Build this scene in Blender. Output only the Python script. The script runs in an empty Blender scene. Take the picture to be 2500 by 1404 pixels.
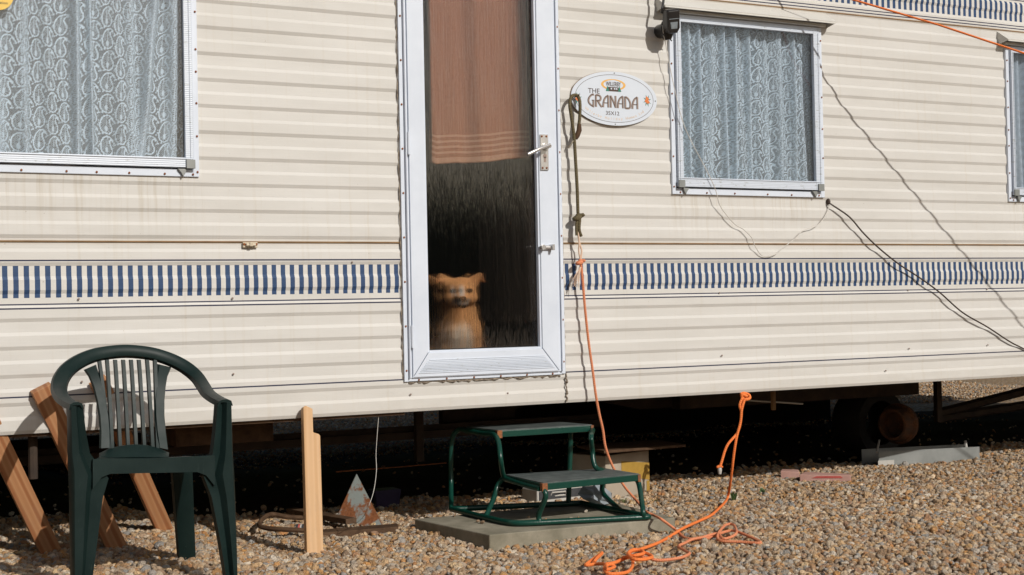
import bpy, bmesh, math, random
import numpy as np
from mathutils import Vector, Matrix
random.seed(7); rng = np.random.default_rng(11)
S = bpy.context.scene
COL = S.collection

# ------------------------------------------------------------------ camera, sky, sun
MROT = ((0.87920686, -0.47602693, -0.01984081), (-0.0115406, 0.02035347, -0.99972624), (0.47630044, 0.87919514, 0.01240127))
CAM = Vector((-2.26945, -5.08712, 0.9))
FPX = 3500.0
cd = bpy.data.cameras.new('camera'); cam = bpy.data.objects.new('camera', cd); COL.objects.link(cam)
r_, d_, f_ = [Vector(v) for v in MROT]
mw = Matrix.Identity(4)
for i in range(3):
    mw[i][0] = r_[i]; mw[i][1] = -d_[i]; mw[i][2] = -f_[i]; mw[i][3] = CAM[i]
cam.matrix_world = mw
cd.sensor_width = 36; cd.lens = FPX / 2500 * 36; cd.clip_start = 0.05; cd.clip_end = 600
S.camera = cam

SUN = Vector((0.20, -1.0, 0.61)).normalized()
W = bpy.data.worlds.new('World'); S.world = W; W.use_nodes = True
nt = W.node_tree; nt.nodes.clear()
sky = nt.nodes.new('ShaderNodeTexSky'); sky.sky_type = 'NISHITA'; sky.sun_disc = False
sky.sun_elevation = math.asin(SUN.z); sky.sun_rotation = math.atan2(SUN.x, SUN.y)
sky.air_density = 1.0; sky.dust_density = 2.5; sky.ozone_density = 1.0
bg = nt.nodes.new('ShaderNodeBackground'); bg.inputs[1].default_value = 0.052
wo = nt.nodes.new('ShaderNodeOutputWorld')
nt.links.new(sky.outputs[0], bg.inputs[0]); nt.links.new(bg.outputs[0], wo.inputs[0])
sd = bpy.data.lights.new('sun', 'SUN'); sd.energy = 3.3; sd.angle = math.radians(0.5); sd.color = (1.0, 0.96, 0.90)
so = bpy.data.objects.new('sun', sd); COL.objects.link(so); so.location = (2, -8, 8)
so.rotation_euler = SUN.to_track_quat('Z', 'Y').to_euler()
S.view_settings.view_transform = 'Standard'; S.view_settings.look = 'None'
S.view_settings.exposure = 0.0; S.view_settings.gamma = 1.0; S.view_settings.use_curve_mapping = False
S.render.engine = 'CYCLES'; S.cycles.max_bounces = 8; S.cycles.transparent_max_bounces = 16; S.cycles.sample_clamp_indirect = 4

# ------------------------------------------------------------------ surveying helpers
def ray(px, py):
    a, b = px - 1250.0, py - 702.0
    return r_ * a + d_ * b + f_ * FPX
def PY(px, py, Y=0.0):            # the point of the photo on the upright plane Y
    v = ray(px, py); return CAM + v * ((Y - CAM.y) / v.y)
def PZ(px, py, Z=0.0):            # the point of the photo on the level plane Z
    v = ray(px, py); return CAM + v * ((Z - CAM.z) / v.z)
def sstep(a, b, x):
    t = np.clip((x - a) / (b - a), 0, 1); return t * t * (3 - 2 * t)
def ground_h(x, y):
    h = 0.062 * sstep(-0.50, -0.92, x) * sstep(-0.95, -0.35, y)
    return h + 0.010 * np.sin(x * 2.3 + 1) * np.cos(y * 3.1) + 0.006 * np.sin(x * 6.1 + y * 4.7)
def gz(x, y): return float(ground_h(np.float64(x), np.float64(y)))

# ------------------------------------------------------------------ materials
def new_mat(name):
    m = bpy.data.materials.new(name); m.use_nodes = True; t = m.node_tree; t.nodes.clear()
    return m, t
class NB:
    """little node builder"""
    def __init__(s, t): s.t = t
    def n(s, ty, ins=None, **kw):
        nd = s.t.nodes.new(ty)
        for k, v in kw.items(): setattr(nd, k, v)
        for k, v in (ins or {}).items(): s.put(nd.inputs[k], v)
        return nd
    def put(s, sock, v):
        if isinstance(v, bpy.types.NodeSocket): s.t.links.new(v, sock)
        else: sock.default_value = v
    def m(s, op, a, b=0.0, c=0.0):
        nd = s.t.nodes.new('ShaderNodeMath'); nd.operation = op
        s.put(nd.inputs[0], a); s.put(nd.inputs[1], b)
        if op in ('MULTIPLY_ADD', 'COMPARE', 'WRAP'): s.put(nd.inputs[2], c)
        return nd.outputs[0]
    def mix(s, f, a, b):
        nd = s.t.nodes.new('ShaderNodeMix'); nd.data_type = 'RGBA'
        s.put(nd.inputs[0], f); s.put(nd.inputs[6], col4(a)); s.put(nd.inputs[7], col4(b)); return nd.outputs[2]
    def ramp(s, f, stops, interp='LINEAR'):
        nd = s.t.nodes.new('ShaderNodeValToRGB'); cr = nd.color_ramp; cr.interpolation = interp
        while len(cr.elements) < len(stops): cr.elements.new(0.5)
        for e, (p, c) in zip(cr.elements, stops): e.position = p; e.color = col4(c)
        s.put(nd.inputs[0], f); return nd.outputs[0]
    def coord(s, scale=(1, 1, 1), kind='Object'):
        tc = s.n('ShaderNodeTexCoord'); mp = s.n('ShaderNodeMapping')
        s.put(mp.inputs[0], tc.outputs[kind]); mp.inputs['Scale'].default_value = scale; return mp.outputs[0]
    def noise(s, vec, scale, detail=4, rough=0.55, dist=0.0):
        nd = s.n('ShaderNodeTexNoise', {'Vector': vec, 'Scale': scale, 'Detail': detail, 'Roughness': rough, 'Distortion': dist}); return nd.outputs[0]
    def bump(s, h, strength=0.3, dist=0.01, normal=None):
        nd = s.n('ShaderNodeBump', {'Height': h, 'Strength': strength, 'Distance': dist})
        if normal is not None: s.put(nd.inputs['Normal'], normal)
        return nd.outputs[0]
    def out(s, sh):
        o = s.n('ShaderNodeOutputMaterial'); s.t.links.new(sh, o.inputs[0])
    def pbsdf(s, col, rough=0.5, metal=0.0, normal=None, spec=0.5, **ex):
        nd = s.n('ShaderNodeBsdfPrincipled'); s.put(nd.inputs['Base Color'], col4(col)); s.put(nd.inputs['Roughness'], rough)
        s.put(nd.inputs['Metallic'], metal); s.put(nd.inputs['Specular IOR Level'], spec)
        if normal is not None: s.put(nd.inputs['Normal'], normal)
        for k, v in ex.items(): s.put(nd.inputs[k.replace('_', ' ')], v)
        return nd.outputs[0]
def col4(c):
    if isinstance(c, bpy.types.NodeSocket): return c
    c = tuple(c); return c if len(c) == 4 else c + (1.0,)

def simple(name, c1, c2=None, rough=0.5, metal=0.0, nscale=30, stretch=(1, 1, 1), bump=0.15, bdist=0.003, spec=0.5, lo=0.35, hi=0.65, fine=0.0):
    m, t = new_mat(name); b = NB(t); v = b.coord(stretch)
    f = b.noise(v, nscale, 6, 0.6)
    c = b.ramp(f, [(lo, c1), (hi, c2 or c1)])
    if fine:
        f2 = b.noise(b.coord(), 400, 2, 0.6)
        c = b.mix(b.m('MULTIPLY', f2, fine), c, tuple(x * 0.45 for x in c1))
    nrm = b.bump(f, bump, bdist) if bump else None
    b.out(b.pbsdf(c, rough, metal, nrm, spec)); return m

def siding_mat(name, phase):
    m, t = new_mat(name); b = NB(t)
    tc = b.n('ShaderNodeTexCoord'); sp = b.n('ShaderNodeSeparateXYZ', {0: tc.outputs['Object']}); X, Z = sp.outputs[0], sp.outputs[2]
    big = b.noise(b.coord((0.7, 1, 2.0)), 2.2, 4)
    c = b.ramp(big, [(0.3, (0.580, 0.563, 0.527)), (0.7, (0.632, 0.617, 0.586))])
    # faint horizontal grain of the embossed sheet
    gr = b.noise(b.coord((3, 3, 260)), 2.0, 4, 0.7)
    c = b.mix(b.m('MULTIPLY', b.m('SUBTRACT', gr, 0.45), 0.5), c, (0.47, 0.44, 0.39))
    # vertical rain streaks and yellowing
    st = b.noise(b.coord((26, 1, 0.9)), 1.6, 5, 0.6)
    st = b.n('ShaderNodeMapRange', {0: st, 1: 0.56, 2: 0.75, 3: 0.0, 4: 0.36}).outputs[0]
    c = b.mix(st, c, (0.52, 0.46, 0.36))
    # runs below the window corners
    for wx0, wx1 in ((-2.1, -0.78), (1.26, 2.13), (3.28, 4.18)):
        inx = b.m('MULTIPLY', b.m('GREATER_THAN', X, wx0), b.m('LESS_THAN', X, wx1))
        fz = b.n('ShaderNodeMapRange', {0: Z, 1: 1.13, 2: 1.375, 3: 0.0, 4: 0.5}).outputs[0]
        rn = b.n('ShaderNodeMapRange', {0: b.noise(b.coord((45, 1, 1.4)), 1.3, 4, 0.6), 1: 0.50, 2: 0.72, 3: 0.0, 4: 1.0}).outputs[0]
        k = b.m('MULTIPLY', b.m('MULTIPLY', inx, b.m('MULTIPLY', fz, rn)), b.m('LESS_THAN', Z, 1.40))
        c = b.mix(k, c, (0.40, 0.33, 0.22))
    # specks
    sk = b.noise(b.coord((1, 1, 1)), 95, 2, 0.5)
    sk = b.m('MULTIPLY', b.m('GREATER_THAN', sk, 0.775), 0.55)
    c = b.mix(sk, c, (0.30, 0.25, 0.19))
    # grime gathered along the lower edge and seams
    lowg = b.m('MULTIPLY', b.n('ShaderNodeMapRange', {0: Z, 1: 0.62, 2: 0.49, 3: 0.0, 4: 0.35}).outputs[0], b.noise(b.coord((6, 1, 14)), 3, 4))
    c = b.mix(lowg, c, (0.42, 0.36, 0.27))
    for zz, w in ((1.150, 0.012), (2.221, 0.010)):
        d = b.m('ABSOLUTE', b.m('SUBTRACT', Z, zz))
        g = b.n('ShaderNodeMapRange', {0: d, 1: 0.0, 2: w, 3: 0.55, 4: 0.0}).outputs[0]
        c = b.mix(b.m('MULTIPLY', g, b.noise(b.coord((5, 1, 1)), 3, 3)), c, (0.40, 0.25, 0.11))
    # printed pin lines
    lines = None
    for zz, hw in ((1.0855, 0.0027), (0.9352, 0.0024), (0.9212, 0.0026), (0.6208, 0.0026), (2.2340, 0.0026), (2.2475, 0.0024), (2.3790, 0.0026), (2.40, 0.0024)):
        k = b.m('LESS_THAN', b.m('ABSOLUTE', b.m('SUBTRACT', Z, zz)), hw)
        lines = k if lines is None else b.m('MAXIMUM', lines, k)
    c = b.mix(b.m('MULTIPLY', lines, 0.97), c, (0.016, 0.018, 0.05))
    # printed blue bars
    fr = b.m('FRACT', b.m('DIVIDE', b.m('SUBTRACT', X, phase), 0.03526))
    bar = b.m('LESS_THAN', fr, 0.50)
    z1 = b.m('MULTIPLY', b.m('GREATER_THAN', Z, 0.9575), b.m('LESS_THAN', Z, 1.0675))
    z2 = b.m('MULTIPLY', b.m('GREATER_THAN', Z, 2.2715), b.m('LESS_THAN', Z, 2.3675))
    bar = b.m('MULTIPLY', bar, b.m('MAXIMUM', z1, z2))
    wear = b.noise(b.coord(), 60, 4, 0.7)
    bar = b.m('MULTIPLY', bar, b.n('ShaderNodeMapRange', {0: wear, 1: 0.70, 2: 0.76, 3: 0.95, 4: 0.25}).outputs[0])
    c = b.mix(bar, c, b.ramp(wear, [(0.3, (0.002, 0.032, 0.105)), (0.7, (0.004, 0.046, 0.145))]))
    dent = b.noise(b.coord((1.0, 1, 2.0)), 3.0, 2)
    n1 = b.bump(dent, 0.5, 0.016)
    n2 = b.bump(gr, 0.22, 0.002, n1)
    b.out(b.pbsdf(c, 0.5, 0, n2, 0.22)); return m

def facing(b, k=1.0):
    lw = b.n('ShaderNodeLayerWeight', {'Blend': 0.5}).outputs['Facing']
    return b.m('MULTIPLY', b.m('MULTIPLY_ADD', b.m('POWER', lw, 4.0), 0.95, 0.042), k)

def glass_mat(name, tint=(0.955, 0.965, 0.985)):
    m, t = new_mat(name); b = NB(t)
    tr = b.n('ShaderNodeBsdfTransparent', {0: col4(tint)})
    wob = b.bump(b.noise(b.coord(), 2, 1), 0.02, 0.004)
    gl = b.n('ShaderNodeBsdfGlossy', {0: (1, 1, 1, 1), 'Roughness': 0.02, 'Normal': wob})
    f = facing(b, 1.0)
    dirt = b.noise(b.coord((1, 1, 1)), 9, 5, 0.7)
    df = b.n('ShaderNodeBsdfDiffuse', {0: (0.55, 0.60, 0.63, 1)})
    mx = b.n('ShaderNodeMixShader', {0: f, 1: tr.outputs[0], 2: gl.outputs[0]})
    mx2 = b.n('ShaderNodeMixShader', {0: b.n('ShaderNodeMapRange', {0: dirt, 1: 0.35, 2: 0.8, 3: 0.008, 4: 0.05}).outputs[0], 1: mx.outputs[0], 2: df.outputs[0]})
    b.out(mx2.outputs[0]); return m

def reeded_mat(name):
    m, t = new_mat(name); b = NB(t)
    v = b.coord((1, 0.001, 0.032))
    h1 = b.noise(v, 150, 3, 0.7)
    nrm = b.bump(h1, 1.0, 0.015)
    nrm2 = b.bump(h1, 1.0, 0.0022)
    tr = b.n('ShaderNodeBsdfTransparent', {0: (0.96, 0.96, 0.94, 1)})
    rf = b.n('ShaderNodeBsdfRefraction', {0: (0.95, 0.93, 0.9, 1), 'Roughness': 0.0, 'IOR': 1.10, 'Normal': nrm})
    gl = b.n('ShaderNodeBsdfGlossy', {0: (1, 1, 1, 1), 'Roughness': 0.015, 'Normal': nrm2})
    a = b.n('ShaderNodeMixShader', {0: 0.6, 1: tr.outputs[0], 2: rf.outputs[0]})
    c = b.n('ShaderNodeMixShader', {0: b.m('MULTIPLY', facing(b, 2.3), b.n('ShaderNodeMapRange', {0: h1, 1: 0.35, 2: 0.65, 3: 0.65, 4: 1.4}).outputs[0]), 1: a.outputs[0], 2: gl.outputs[0]})
    # a few dried smears on the outside
    sm = b.noise(b.coord((1, 1, 0.35)), 26, 4, 0.75)
    df = b.n('ShaderNodeBsdfDiffuse', {0: (0.5, 0.5, 0.48, 1)})
    c2 = b.n('ShaderNodeMixShader', {0: b.n('ShaderNodeMapRange', {0: sm, 1: 0.70, 2: 0.80, 3: 0.004, 4: 0.16}).outputs[0], 1: c.outputs[0], 2: df.outputs[0]})
    b.out(c2.outputs[0]); return m

def lace_mat(name, col=(0.74, 0.87, 0.94)):
    m, t = new_mat(name); b = NB(t)
    at = b.n('ShaderNodeAttribute', attribute_name='lace')
    tr = b.n('ShaderNodeBsdfTransparent', {0: (1, 1, 1, 1)})
    df = b.n('ShaderNodeBsdfDiffuse', {0: col4(col)})
    tl = b.n('ShaderNodeBsdfTranslucent', {0: col4(tuple(x * 0.7 for x in col))})
    fb = b.n('ShaderNodeMixShader', {0: 0.25, 1: df.outputs[0], 2: tl.outputs[0]})
    mx = b.n('ShaderNodeMixShader', {0: at.outputs['Fac'], 1: tr.outputs[0], 2: fb.outputs[0]})
    b.out(mx.outputs[0]); return m

def wood_mat(name, c1, c2, c3, knots=True):
    m, t = new_mat(name); b = NB(t)
    v = b.coord((9, 9, 0.55))
    n0 = b.noise(v, 2.2, 3, 0.5, 0.6)
    wv = b.n('ShaderNodeTexWave', {'Vector': v, 'Scale': 0.9, 'Distortion': 7.0, 'Detail': 3.0, 'Detail Scale': 0.6}, bands_direction='X').outputs[1]
    fib = b.noise(b.coord((220, 220, 5)), 1.0, 3, 0.6)
    c = b.ramp(wv, [(0.0, c1), (0.55, c2), (0.95, c3)])
    c = b.mix(b.m('MULTIPLY', b.m('SUBTRACT', fib, 0.35), 0.55), c, tuple(x * 0.62 for x in c1))
    c = b.mix(b.m('MULTIPLY', n0, 0.25), c, c1)
    big = b.n('ShaderNodeMapRange', {0: b.noise(b.coord((7, 7, 2.2)), 2.0, 5, 0.7), 1: 0.48, 2: 0.75, 3: 0.0, 4: 0.5}).outputs[0]
    c = b.mix(big, c, tuple(x * 0.5 + 0.06 for x in c1))
    if knots:
        vo = b.n('ShaderNodeTexVoronoi', {'Vector': b.coord((9, 0.001, 3.2)), 'Scale': 1.0})
        kn = b.n('ShaderNodeMapRange', {0: vo.outputs['Distance'], 1: 0.05, 2: 0.17, 3: 0.85, 4: 0.0}).outputs[0]
        c = b.mix(kn, c, (0.22, 0.09, 0.03))
    b.out(b.pbsdf(c, 0.62, 0, b.bump(fib, 0.3, 0.0015), 0.3)); return m

def rust_mat(name, metal, rust1=(0.20, 0.065, 0.02), rust2=(0.36, 0.14, 0.05), lo=0.46, hi=0.56, scale=14, mrough=0.5):
    m, t = new_mat(name); b = NB(t)
    n1 = b.noise(b.coord(), scale, 6, 0.62)
    n2 = b.noise(b.coord(), scale * 6, 4, 0.6)
    f = b.n('ShaderNodeMapRange', {0: n1, 1: lo, 2: hi}).outputs[0]
    c = b.mix(f, b.mix(b.m('MULTIPLY', n2, 0.6), metal, tuple(x * 0.6 for x in metal)), b.ramp(n2, [(0.3, rust1), (0.7, rust2)]))
    b.out(b.pbsdf(c, b.m('MULTIPLY_ADD', f, 0.35, mrough), 0, b.bump(n2, 0.3, 0.002), 0.4)); return m

def pebble_mat():
    m, t = new_mat('flint_pebbles'); b = NB(t)
    rnd = b.n('ShaderNodeObjectInfo').outputs['Random']
    cols = [(0.44, 0.255, 0.145), (0.56, 0.41, 0.285), (0.37, 0.205, 0.11), (0.40, 0.335, 0.27), (0.50, 0.325, 0.195), (0.60, 0.475, 0.36), (0.27, 0.165, 0.10),
            (0.48, 0.36, 0.255), (0.43, 0.225, 0.13), (0.33, 0.315, 0.295), (0.52, 0.35, 0.22), (0.64, 0.555, 0.46), (0.42, 0.28, 0.185), (0.48, 0.265, 0.145), (0.47, 0.385, 0.305), (0.47, 0.315, 0.20), (0.57, 0.42, 0.28)]
    c = b.ramp(rnd, [(i / len(cols), x) for i, x in enumerate(cols)], 'CONSTANT')
    r2 = b.m('FRACT', b.m('MULTIPLY', rnd, 97.31))
    v = b.n('ShaderNodeVectorMath', {0: b.coord((1, 1, 1)), 1: b.n('ShaderNodeCombineXYZ', {0: b.m('MULTIPLY', rnd, 50.0), 1: r2, 2: r2}).outputs[0]}, operation='ADD').outputs[0]
    n1 = b.noise(v, 1.6, 5, 0.65)
    c = b.mix(b.m('MULTIPLY', b.m('SUBTRACT', n1, 0.35), 0.7), c, (0.34, 0.21, 0.11))
    hv = b.n('ShaderNodeHueSaturation', {'Hue': 0.507, 'Saturation': b.m('MULTIPLY_ADD', r2, 0.35, 0.82), 'Value': b.m('MULTIPLY_ADD', r2, 0.62, 1.26), 'Color': c}).outputs[0]
    b.out(b.pbsdf(hv, 0.68, 0, b.bump(n1, 0.7, 0.2), 0.3)); return m

def ground_mat():
    m, t = new_mat('gravel_bed'); b = NB(t)
    vo = b.n('ShaderNodeTexVoronoi', {'Vector': b.coord(), 'Scale': 42.0})
    c = b.ramp(b.n('ShaderNodeSeparateColor', {0: vo.outputs['Color']}).outputs[0],
               [(0.0, (0.25, 0.15, 0.07)), (0.25, (0.38, 0.24, 0.12)), (0.5, (0.46, 0.35, 0.22)), (0.7, (0.30, 0.26, 0.21)), (0.85, (0.50, 0.41, 0.30)), (1, (0.36, 0.21, 0.10))])
    edge = b.n('ShaderNodeMapRange', {0: vo.outputs['Distance'], 1: 0.35, 2: 0.75, 3: 0.0, 4: 0.7}).outputs[0]
    c = b.mix(edge, c, (0.17, 0.11, 0.06))
    hgt = b.m('SUBTRACT', 1.0, vo.outputs['Distance'])
    b.out(b.pbsdf(c, 0.8, 0, b.bump(hgt, 0.8, 0.02), 0.2)); return m

def towel_mat():
    m, t = new_mat('brown_terry'); b = NB(t)
    tc = b.n('ShaderNodeTexCoord'); sp = b.n('ShaderNodeSeparateXYZ', {0: tc.outputs['UV']}); v_ = sp.outputs[1]
    wv = b.noise(b.coord((420, 1, 90)), 1.0, 3, 0.7); wh = b.noise(b.coord((60, 1, 420)), 1.0, 3, 0.7)
    n = b.m('ADD', b.m('MULTIPLY', wv, 0.5), b.m('MULTIPLY', wh, 0.5))
    c = b.ramp(n, [(0.33, (0.17, 0.070, 0.040)), (0.68, (0.43, 0.20, 0.125))])
    k = None
    for z0 in (0.014, 0.044, 0.066, 0.088, 0.110):
        hw = 0.010 if z0 < 0.02 else 0.0045
        q = b.m('LESS_THAN', b.m('ABSOLUTE', b.m('SUBTRACT', v_, z0)), hw); k = q if k is None else b.m('MAXIMUM', k, q)
    c = b.mix(b.m('MULTIPLY', k, 0.55), c, (0.52, 0.32, 0.22))
    b.out(b.pbsdf(c, 0.95, 0, b.bump(n, 0.5, 0.003), 0.1)); return m

def attr_mat(name, attr, rough=0.9, nscale=120, stretch=(1, 1, 1), amt=0.35):
    m, t = new_mat(name); b = NB(t); at = b.n('ShaderNodeAttribute', attribute_name=attr)
    n = b.noise(b.coord(stretch), nscale, 4, 0.7)
    c = b.mix(b.m('MULTIPLY', n, amt), at.outputs['Color'], (0.03, 0.015, 0.008))
    b.out(b.pbsdf(c, rough, 0, b.bump(n, 0.5, 0.006), 0.15)); return m

def rope_mat(name, c1, c2):
    m, t = new_mat(name); b = NB(t)
    tc = b.n('ShaderNodeTexCoord'); mp = b.n('ShaderNodeMapping'); b.put(mp.inputs[0], tc.outputs['UV']); mp.inputs['Scale'].default_value = (1, 1, 1)
    sp = b.n('ShaderNodeSeparateXYZ', {0: mp.outputs[0]})
    ph = b.m('ADD', b.m('MULTIPLY', sp.outputs[0], 2.0), sp.outputs[1]); ph2 = b.m('SUBTRACT', b.m('MULTIPLY', sp.outputs[0], 2.0), sp.outputs[1])
    s1 = b.m('SINE', b.m('MULTIPLY', ph, 6.2832)); s2 = b.m('SINE', b.m('MULTIPLY', ph2, 6.2832))
    h = b.m('MULTIPLY', s1, s2)
    n = b.noise(b.coord(), 25, 4, 0.6)
    c = b.mix(n, c1, c2)
    c = b.mix(b.n('ShaderNodeMapRange', {0: h, 1: -0.2, 2: -1, 3: 0, 4: 0.45}).outputs[0], c, tuple(x * 0.45 for x in c1))
    b.out(b.pbsdf(c, 0.7, 0, b.bump(h, 0.4, 0.0015), 0.25)); return m

M = {}
M['siding_l'] = siding_mat('cream_siding_near', -1.475)
M['siding_r'] = siding_mat('cream_siding_far', 0.737)
M['white'] = simple('white_enamel_aluminium', (0.60, 0.65, 0.73), (0.65, 0.70, 0.78), 0.38, 0, 8, (1, 1, 1), 0.06, 0.002)
def dirty_white():
    m, t = new_mat('dirty_white_aluminium'); b = NB(t)
    n = b.noise(b.coord((6, 6, 22)), 5, 6, 0.7)
    c = b.ramp(n, [(0.30, (0.58, 0.63, 0.71)), (0.60, (0.55, 0.60, 0.67)), (0.66, (0.30, 0.31, 0.28)), (0.72, (0.50, 0.53, 0.54))])
    rd = b.m('SINE', b.m('MULTIPLY', b.n('ShaderNodeSeparateXYZ', {0: b.coord()}).outputs[2], 900.0))
    b.out(b.pbsdf(c, 0.4, 0, b.bump(rd, 0.3, 0.001), 0.5)); return m
M['dirty_white'] = dirty_white()
M['canopy'] = simple('cream_plastic', (0.60, 0.585, 0.54), (0.64, 0.625, 0.585), 0.4, 0, 5, (1, 1, 1), 0.05)
M['seam'] = simple('brown_seam', (0.16, 0.085, 0.03), (0.26, 0.15, 0.06), 0.7, 0, 12, (1, 1, 1), 0.1)
M['rust'] = simple('rusty_screw', (0.17, 0.05, 0.015), (0.30, 0.10, 0.03), 0.8, 0, 60)
M['mastic'] = simple('old_mastic', (0.10, 0.07, 0.05), (0.32, 0.27, 0.21), 0.8, 0, 60, (1, 1, 1), 0.4)
M['glass'] = glass_mat('window_glass')
M['reeded'] = reeded_mat('reeded_door_glass')
M['lace'] = lace_mat('paisley_lace')
M['net'] = lace_mat('plain_net', (0.60, 0.69, 0.76))
M['towel'] = towel_mat()
M['plastic_green'] = None
M['pine'] = wood_mat('fresh_pine', (0.58, 0.36, 0.185), (0.63, 0.405, 0.22), (0.545, 0.325, 0.155))
M['plank'] = wood_mat('weathered_red_pine', (0.40, 0.19, 0.085), (0.48, 0.25, 0.12), (0.30, 0.115, 0.045))
M['oldwood'] = simple('old_brown_timber', (0.075, 0.042, 0.024), (0.15, 0.088, 0.05), 0.75, 0, 22, (1, 1, 1), 0.3, 0.002, 0.2, fine=0.5)
M['greenpaint'] = rust_mat('dark_green_enamel', (0.006, 0.052, 0.036), lo=0.70, hi=0.76, scale=24, mrough=0.3)
M['rustbare'] = rust_mat('bare_rusty_steel', (0.13, 0.065, 0.045), lo=0.3, hi=0.6, scale=30, mrough=0.6)
M['mat'] = simple('ribbed_rubber_mat', (0.060, 0.074, 0.070), (0.125, 0.145, 0.138), 0.6, 0, 25, (1, 1, 1), 0.3, 0.003, 0.6, fine=0.5)
M['concrete'] = simple('weathered_concrete', (0.22, 0.20, 0.145), (0.39, 0.35, 0.27), 0.85, 0, 9, (1, 1, 1), 0.4, 0.004, 0.2, fine=0.5)
M['under_shade'] = simple('painted_under_shade', (0.022, 0.014, 0.009), (0.040, 0.027, 0.018), 0.95, 0, 14, (1, 1, 1), 0.5, 0.01, 0.1, fine=0.4)  # near-black colour standing in for the shade under the caravan
M['pebble'] = pebble_mat(); M['ground'] = ground_mat()
M['orange'] = rope_mat('bright_orange_rope', (0.80, 0.17, 0.035), (0.90, 0.26, 0.07))
M['salmon'] = rope_mat('faded_orange_rope', (0.62, 0.20, 0.09), (0.75, 0.29, 0.15))
M['olive'] = rope_mat('olive_cord', (0.085, 0.068, 0.034), (0.15, 0.12, 0.065))
M['fray'] = simple('frayed_fibre', (0.62, 0.42, 0.30), (0.72, 0.55, 0.42), 0.8)
M['black'] = simple('black_plastic', (0.012, 0.011, 0.011), (0.020, 0.018, 0.017), 0.32, 0, 20, (1, 1, 1), 0.03)
M['cable'] = simple('black_cable', (0.030, 0.018, 0.012), (0.05, 0.03, 0.02), 0.5)
M['wire'] = simple('white_wire', (0.58, 0.55, 0.50), (0.66, 0.63, 0.58), 0.5)
M['grey'] = simple('grey_lens', (0.20, 0.23, 0.25), (0.25, 0.28, 0.30), 0.25)
M['zinc'] = simple('galvanised_sheet', (0.20, 0.21, 0.20), (0.28, 0.29, 0.28), 0.5, 0.2, 7, (1, 1, 1), 0.06)
M['pink'] = simple('pink_foam_board', (0.46, 0.25, 0.20), (0.55, 0.33, 0.28), 0.85, 0, 12, (1, 1, 1), 0.4, 0.004, fine=0.3)
M['red'] = simple('red_print', (0.42, 0.06, 0.05), (0.5, 0.10, 0.08), 0.7)
M['card'] = simple('pale_cardboard', (0.36, 0.30, 0.23), (0.42, 0.36, 0.28), 0.85, 0, 8, (1, 1, 1), 0.15)
M['yellow'] = simple('yellow_print', (0.34, 0.20, 0.03), (0.40, 0.24, 0.04), 0.7)
M['slate'] = simple('blue_grey_sheet', (0.24, 0.28, 0.31), (0.38, 0.42, 0.45), 0.5, 0, 14, (1, 1, 1), 0.3, fine=0.4)
M['plate'] = rust_mat('rusty_galvanised_plate', (0.36, 0.40, 0.38), (0.19, 0.065, 0.025), (0.34, 0.13, 0.05), 0.47, 0.55, 15)
M['tyre'] = simple('old_tyre', (0.012, 0.011, 0.010), (0.020, 0.018, 0.016), 0.8)
M['drum'] = rust_mat('rusty_drum', (0.07, 0.035, 0.02), (0.08, 0.030, 0.012), (0.19, 0.085, 0.04), 0.4, 0.6, 20, 0.6)
M['chassis'] = simple('chassis_steel', (0.030, 0.020, 0.014), (0.055, 0.035, 0.022), 0.8, 0, 12)
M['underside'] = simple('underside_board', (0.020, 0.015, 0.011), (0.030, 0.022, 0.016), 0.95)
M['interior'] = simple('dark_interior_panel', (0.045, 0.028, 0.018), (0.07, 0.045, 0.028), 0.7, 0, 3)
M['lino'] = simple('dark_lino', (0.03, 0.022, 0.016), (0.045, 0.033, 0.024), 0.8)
M['purple'] = simple('purple_plastic', (0.028, 0.020, 0.06), (0.036, 0.026, 0.075), 0.4)
M['pale'] = simple('pale_plastic', (0.45, 0.43, 0.39), (0.5, 0.48, 0.44), 0.5)
M['darkband'] = simple('dark_band', (0.04, 0.042, 0.046), (0.06, 0.062, 0.066), 0.4)
M['sign'] = simple('white_sign_enamel', (0.60, 0.65, 0.72), (0.64, 0.69, 0.76), 0.3, 0, 4, (1, 1, 1), 0.02)
M['ink'] = simple('dark_brown_ink', (0.055, 0.03, 0.02), (0.07, 0.04, 0.03), 0.5, bump=0)
M['inkgrey'] = simple('grey_brown_ink', (0.27, 0.20, 0.17), (0.31, 0.24, 0.20), 0.5, bump=0)
M['inkorange'] = simple('ochre_ink', (0.68, 0.35, 0.07), (0.74, 0.42, 0.11), 0.5, bump=0)
M['inkpale'] = simple('pale_ochre_ink', (0.66, 0.50, 0.36), (0.68, 0.52, 0.38), 0.5, bump=0)
M['inkgreen'] = simple('green_ink', (0.02, 0.17, 0.12), (0.03, 0.22, 0.15), 0.5, bump=0)
M['inkred'] = simple('orange_red_ink', (0.62, 0.13, 0.03), (0.70, 0.22, 0.05), 0.5, 0, 120, bump=0)
M['brass'] = simple('cream_catch', (0.50, 0.42, 0.30), (0.60, 0.52, 0.40), 0.4)
M['chrome'] = simple('dull_chrome', (0.62, 0.60, 0.58), (0.72, 0.70, 0.68), 0.25, 0.7, 20)
M['sticker'] = simple('yellow_sticker', (0.72, 0.47, 0.07), (0.76, 0.52, 0.10), 0.5, bump=0)
M['weed'] = simple('weed_leaf', (0.06, 0.11, 0.03), (0.10, 0.16, 0.05), 0.6)
M['grass'] = simple('dry_grass', (0.13, 0.15, 0.05), (0.22, 0.21, 0.09), 0.7)
M['hedge'] = simple('hedge_leaf', (0.02, 0.035, 0.012), (0.045, 0.065, 0.02), 0.8, 0, 1.2)
M['roof'] = simple('roof_sheet', (0.5, 0.48, 0.44), (0.56, 0.54, 0.5), 0.5)
M['furs'] = attr_mat('dog_fur', 'fur', 0.9, 160, (1, 1, 0.4), 0.30)
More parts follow.
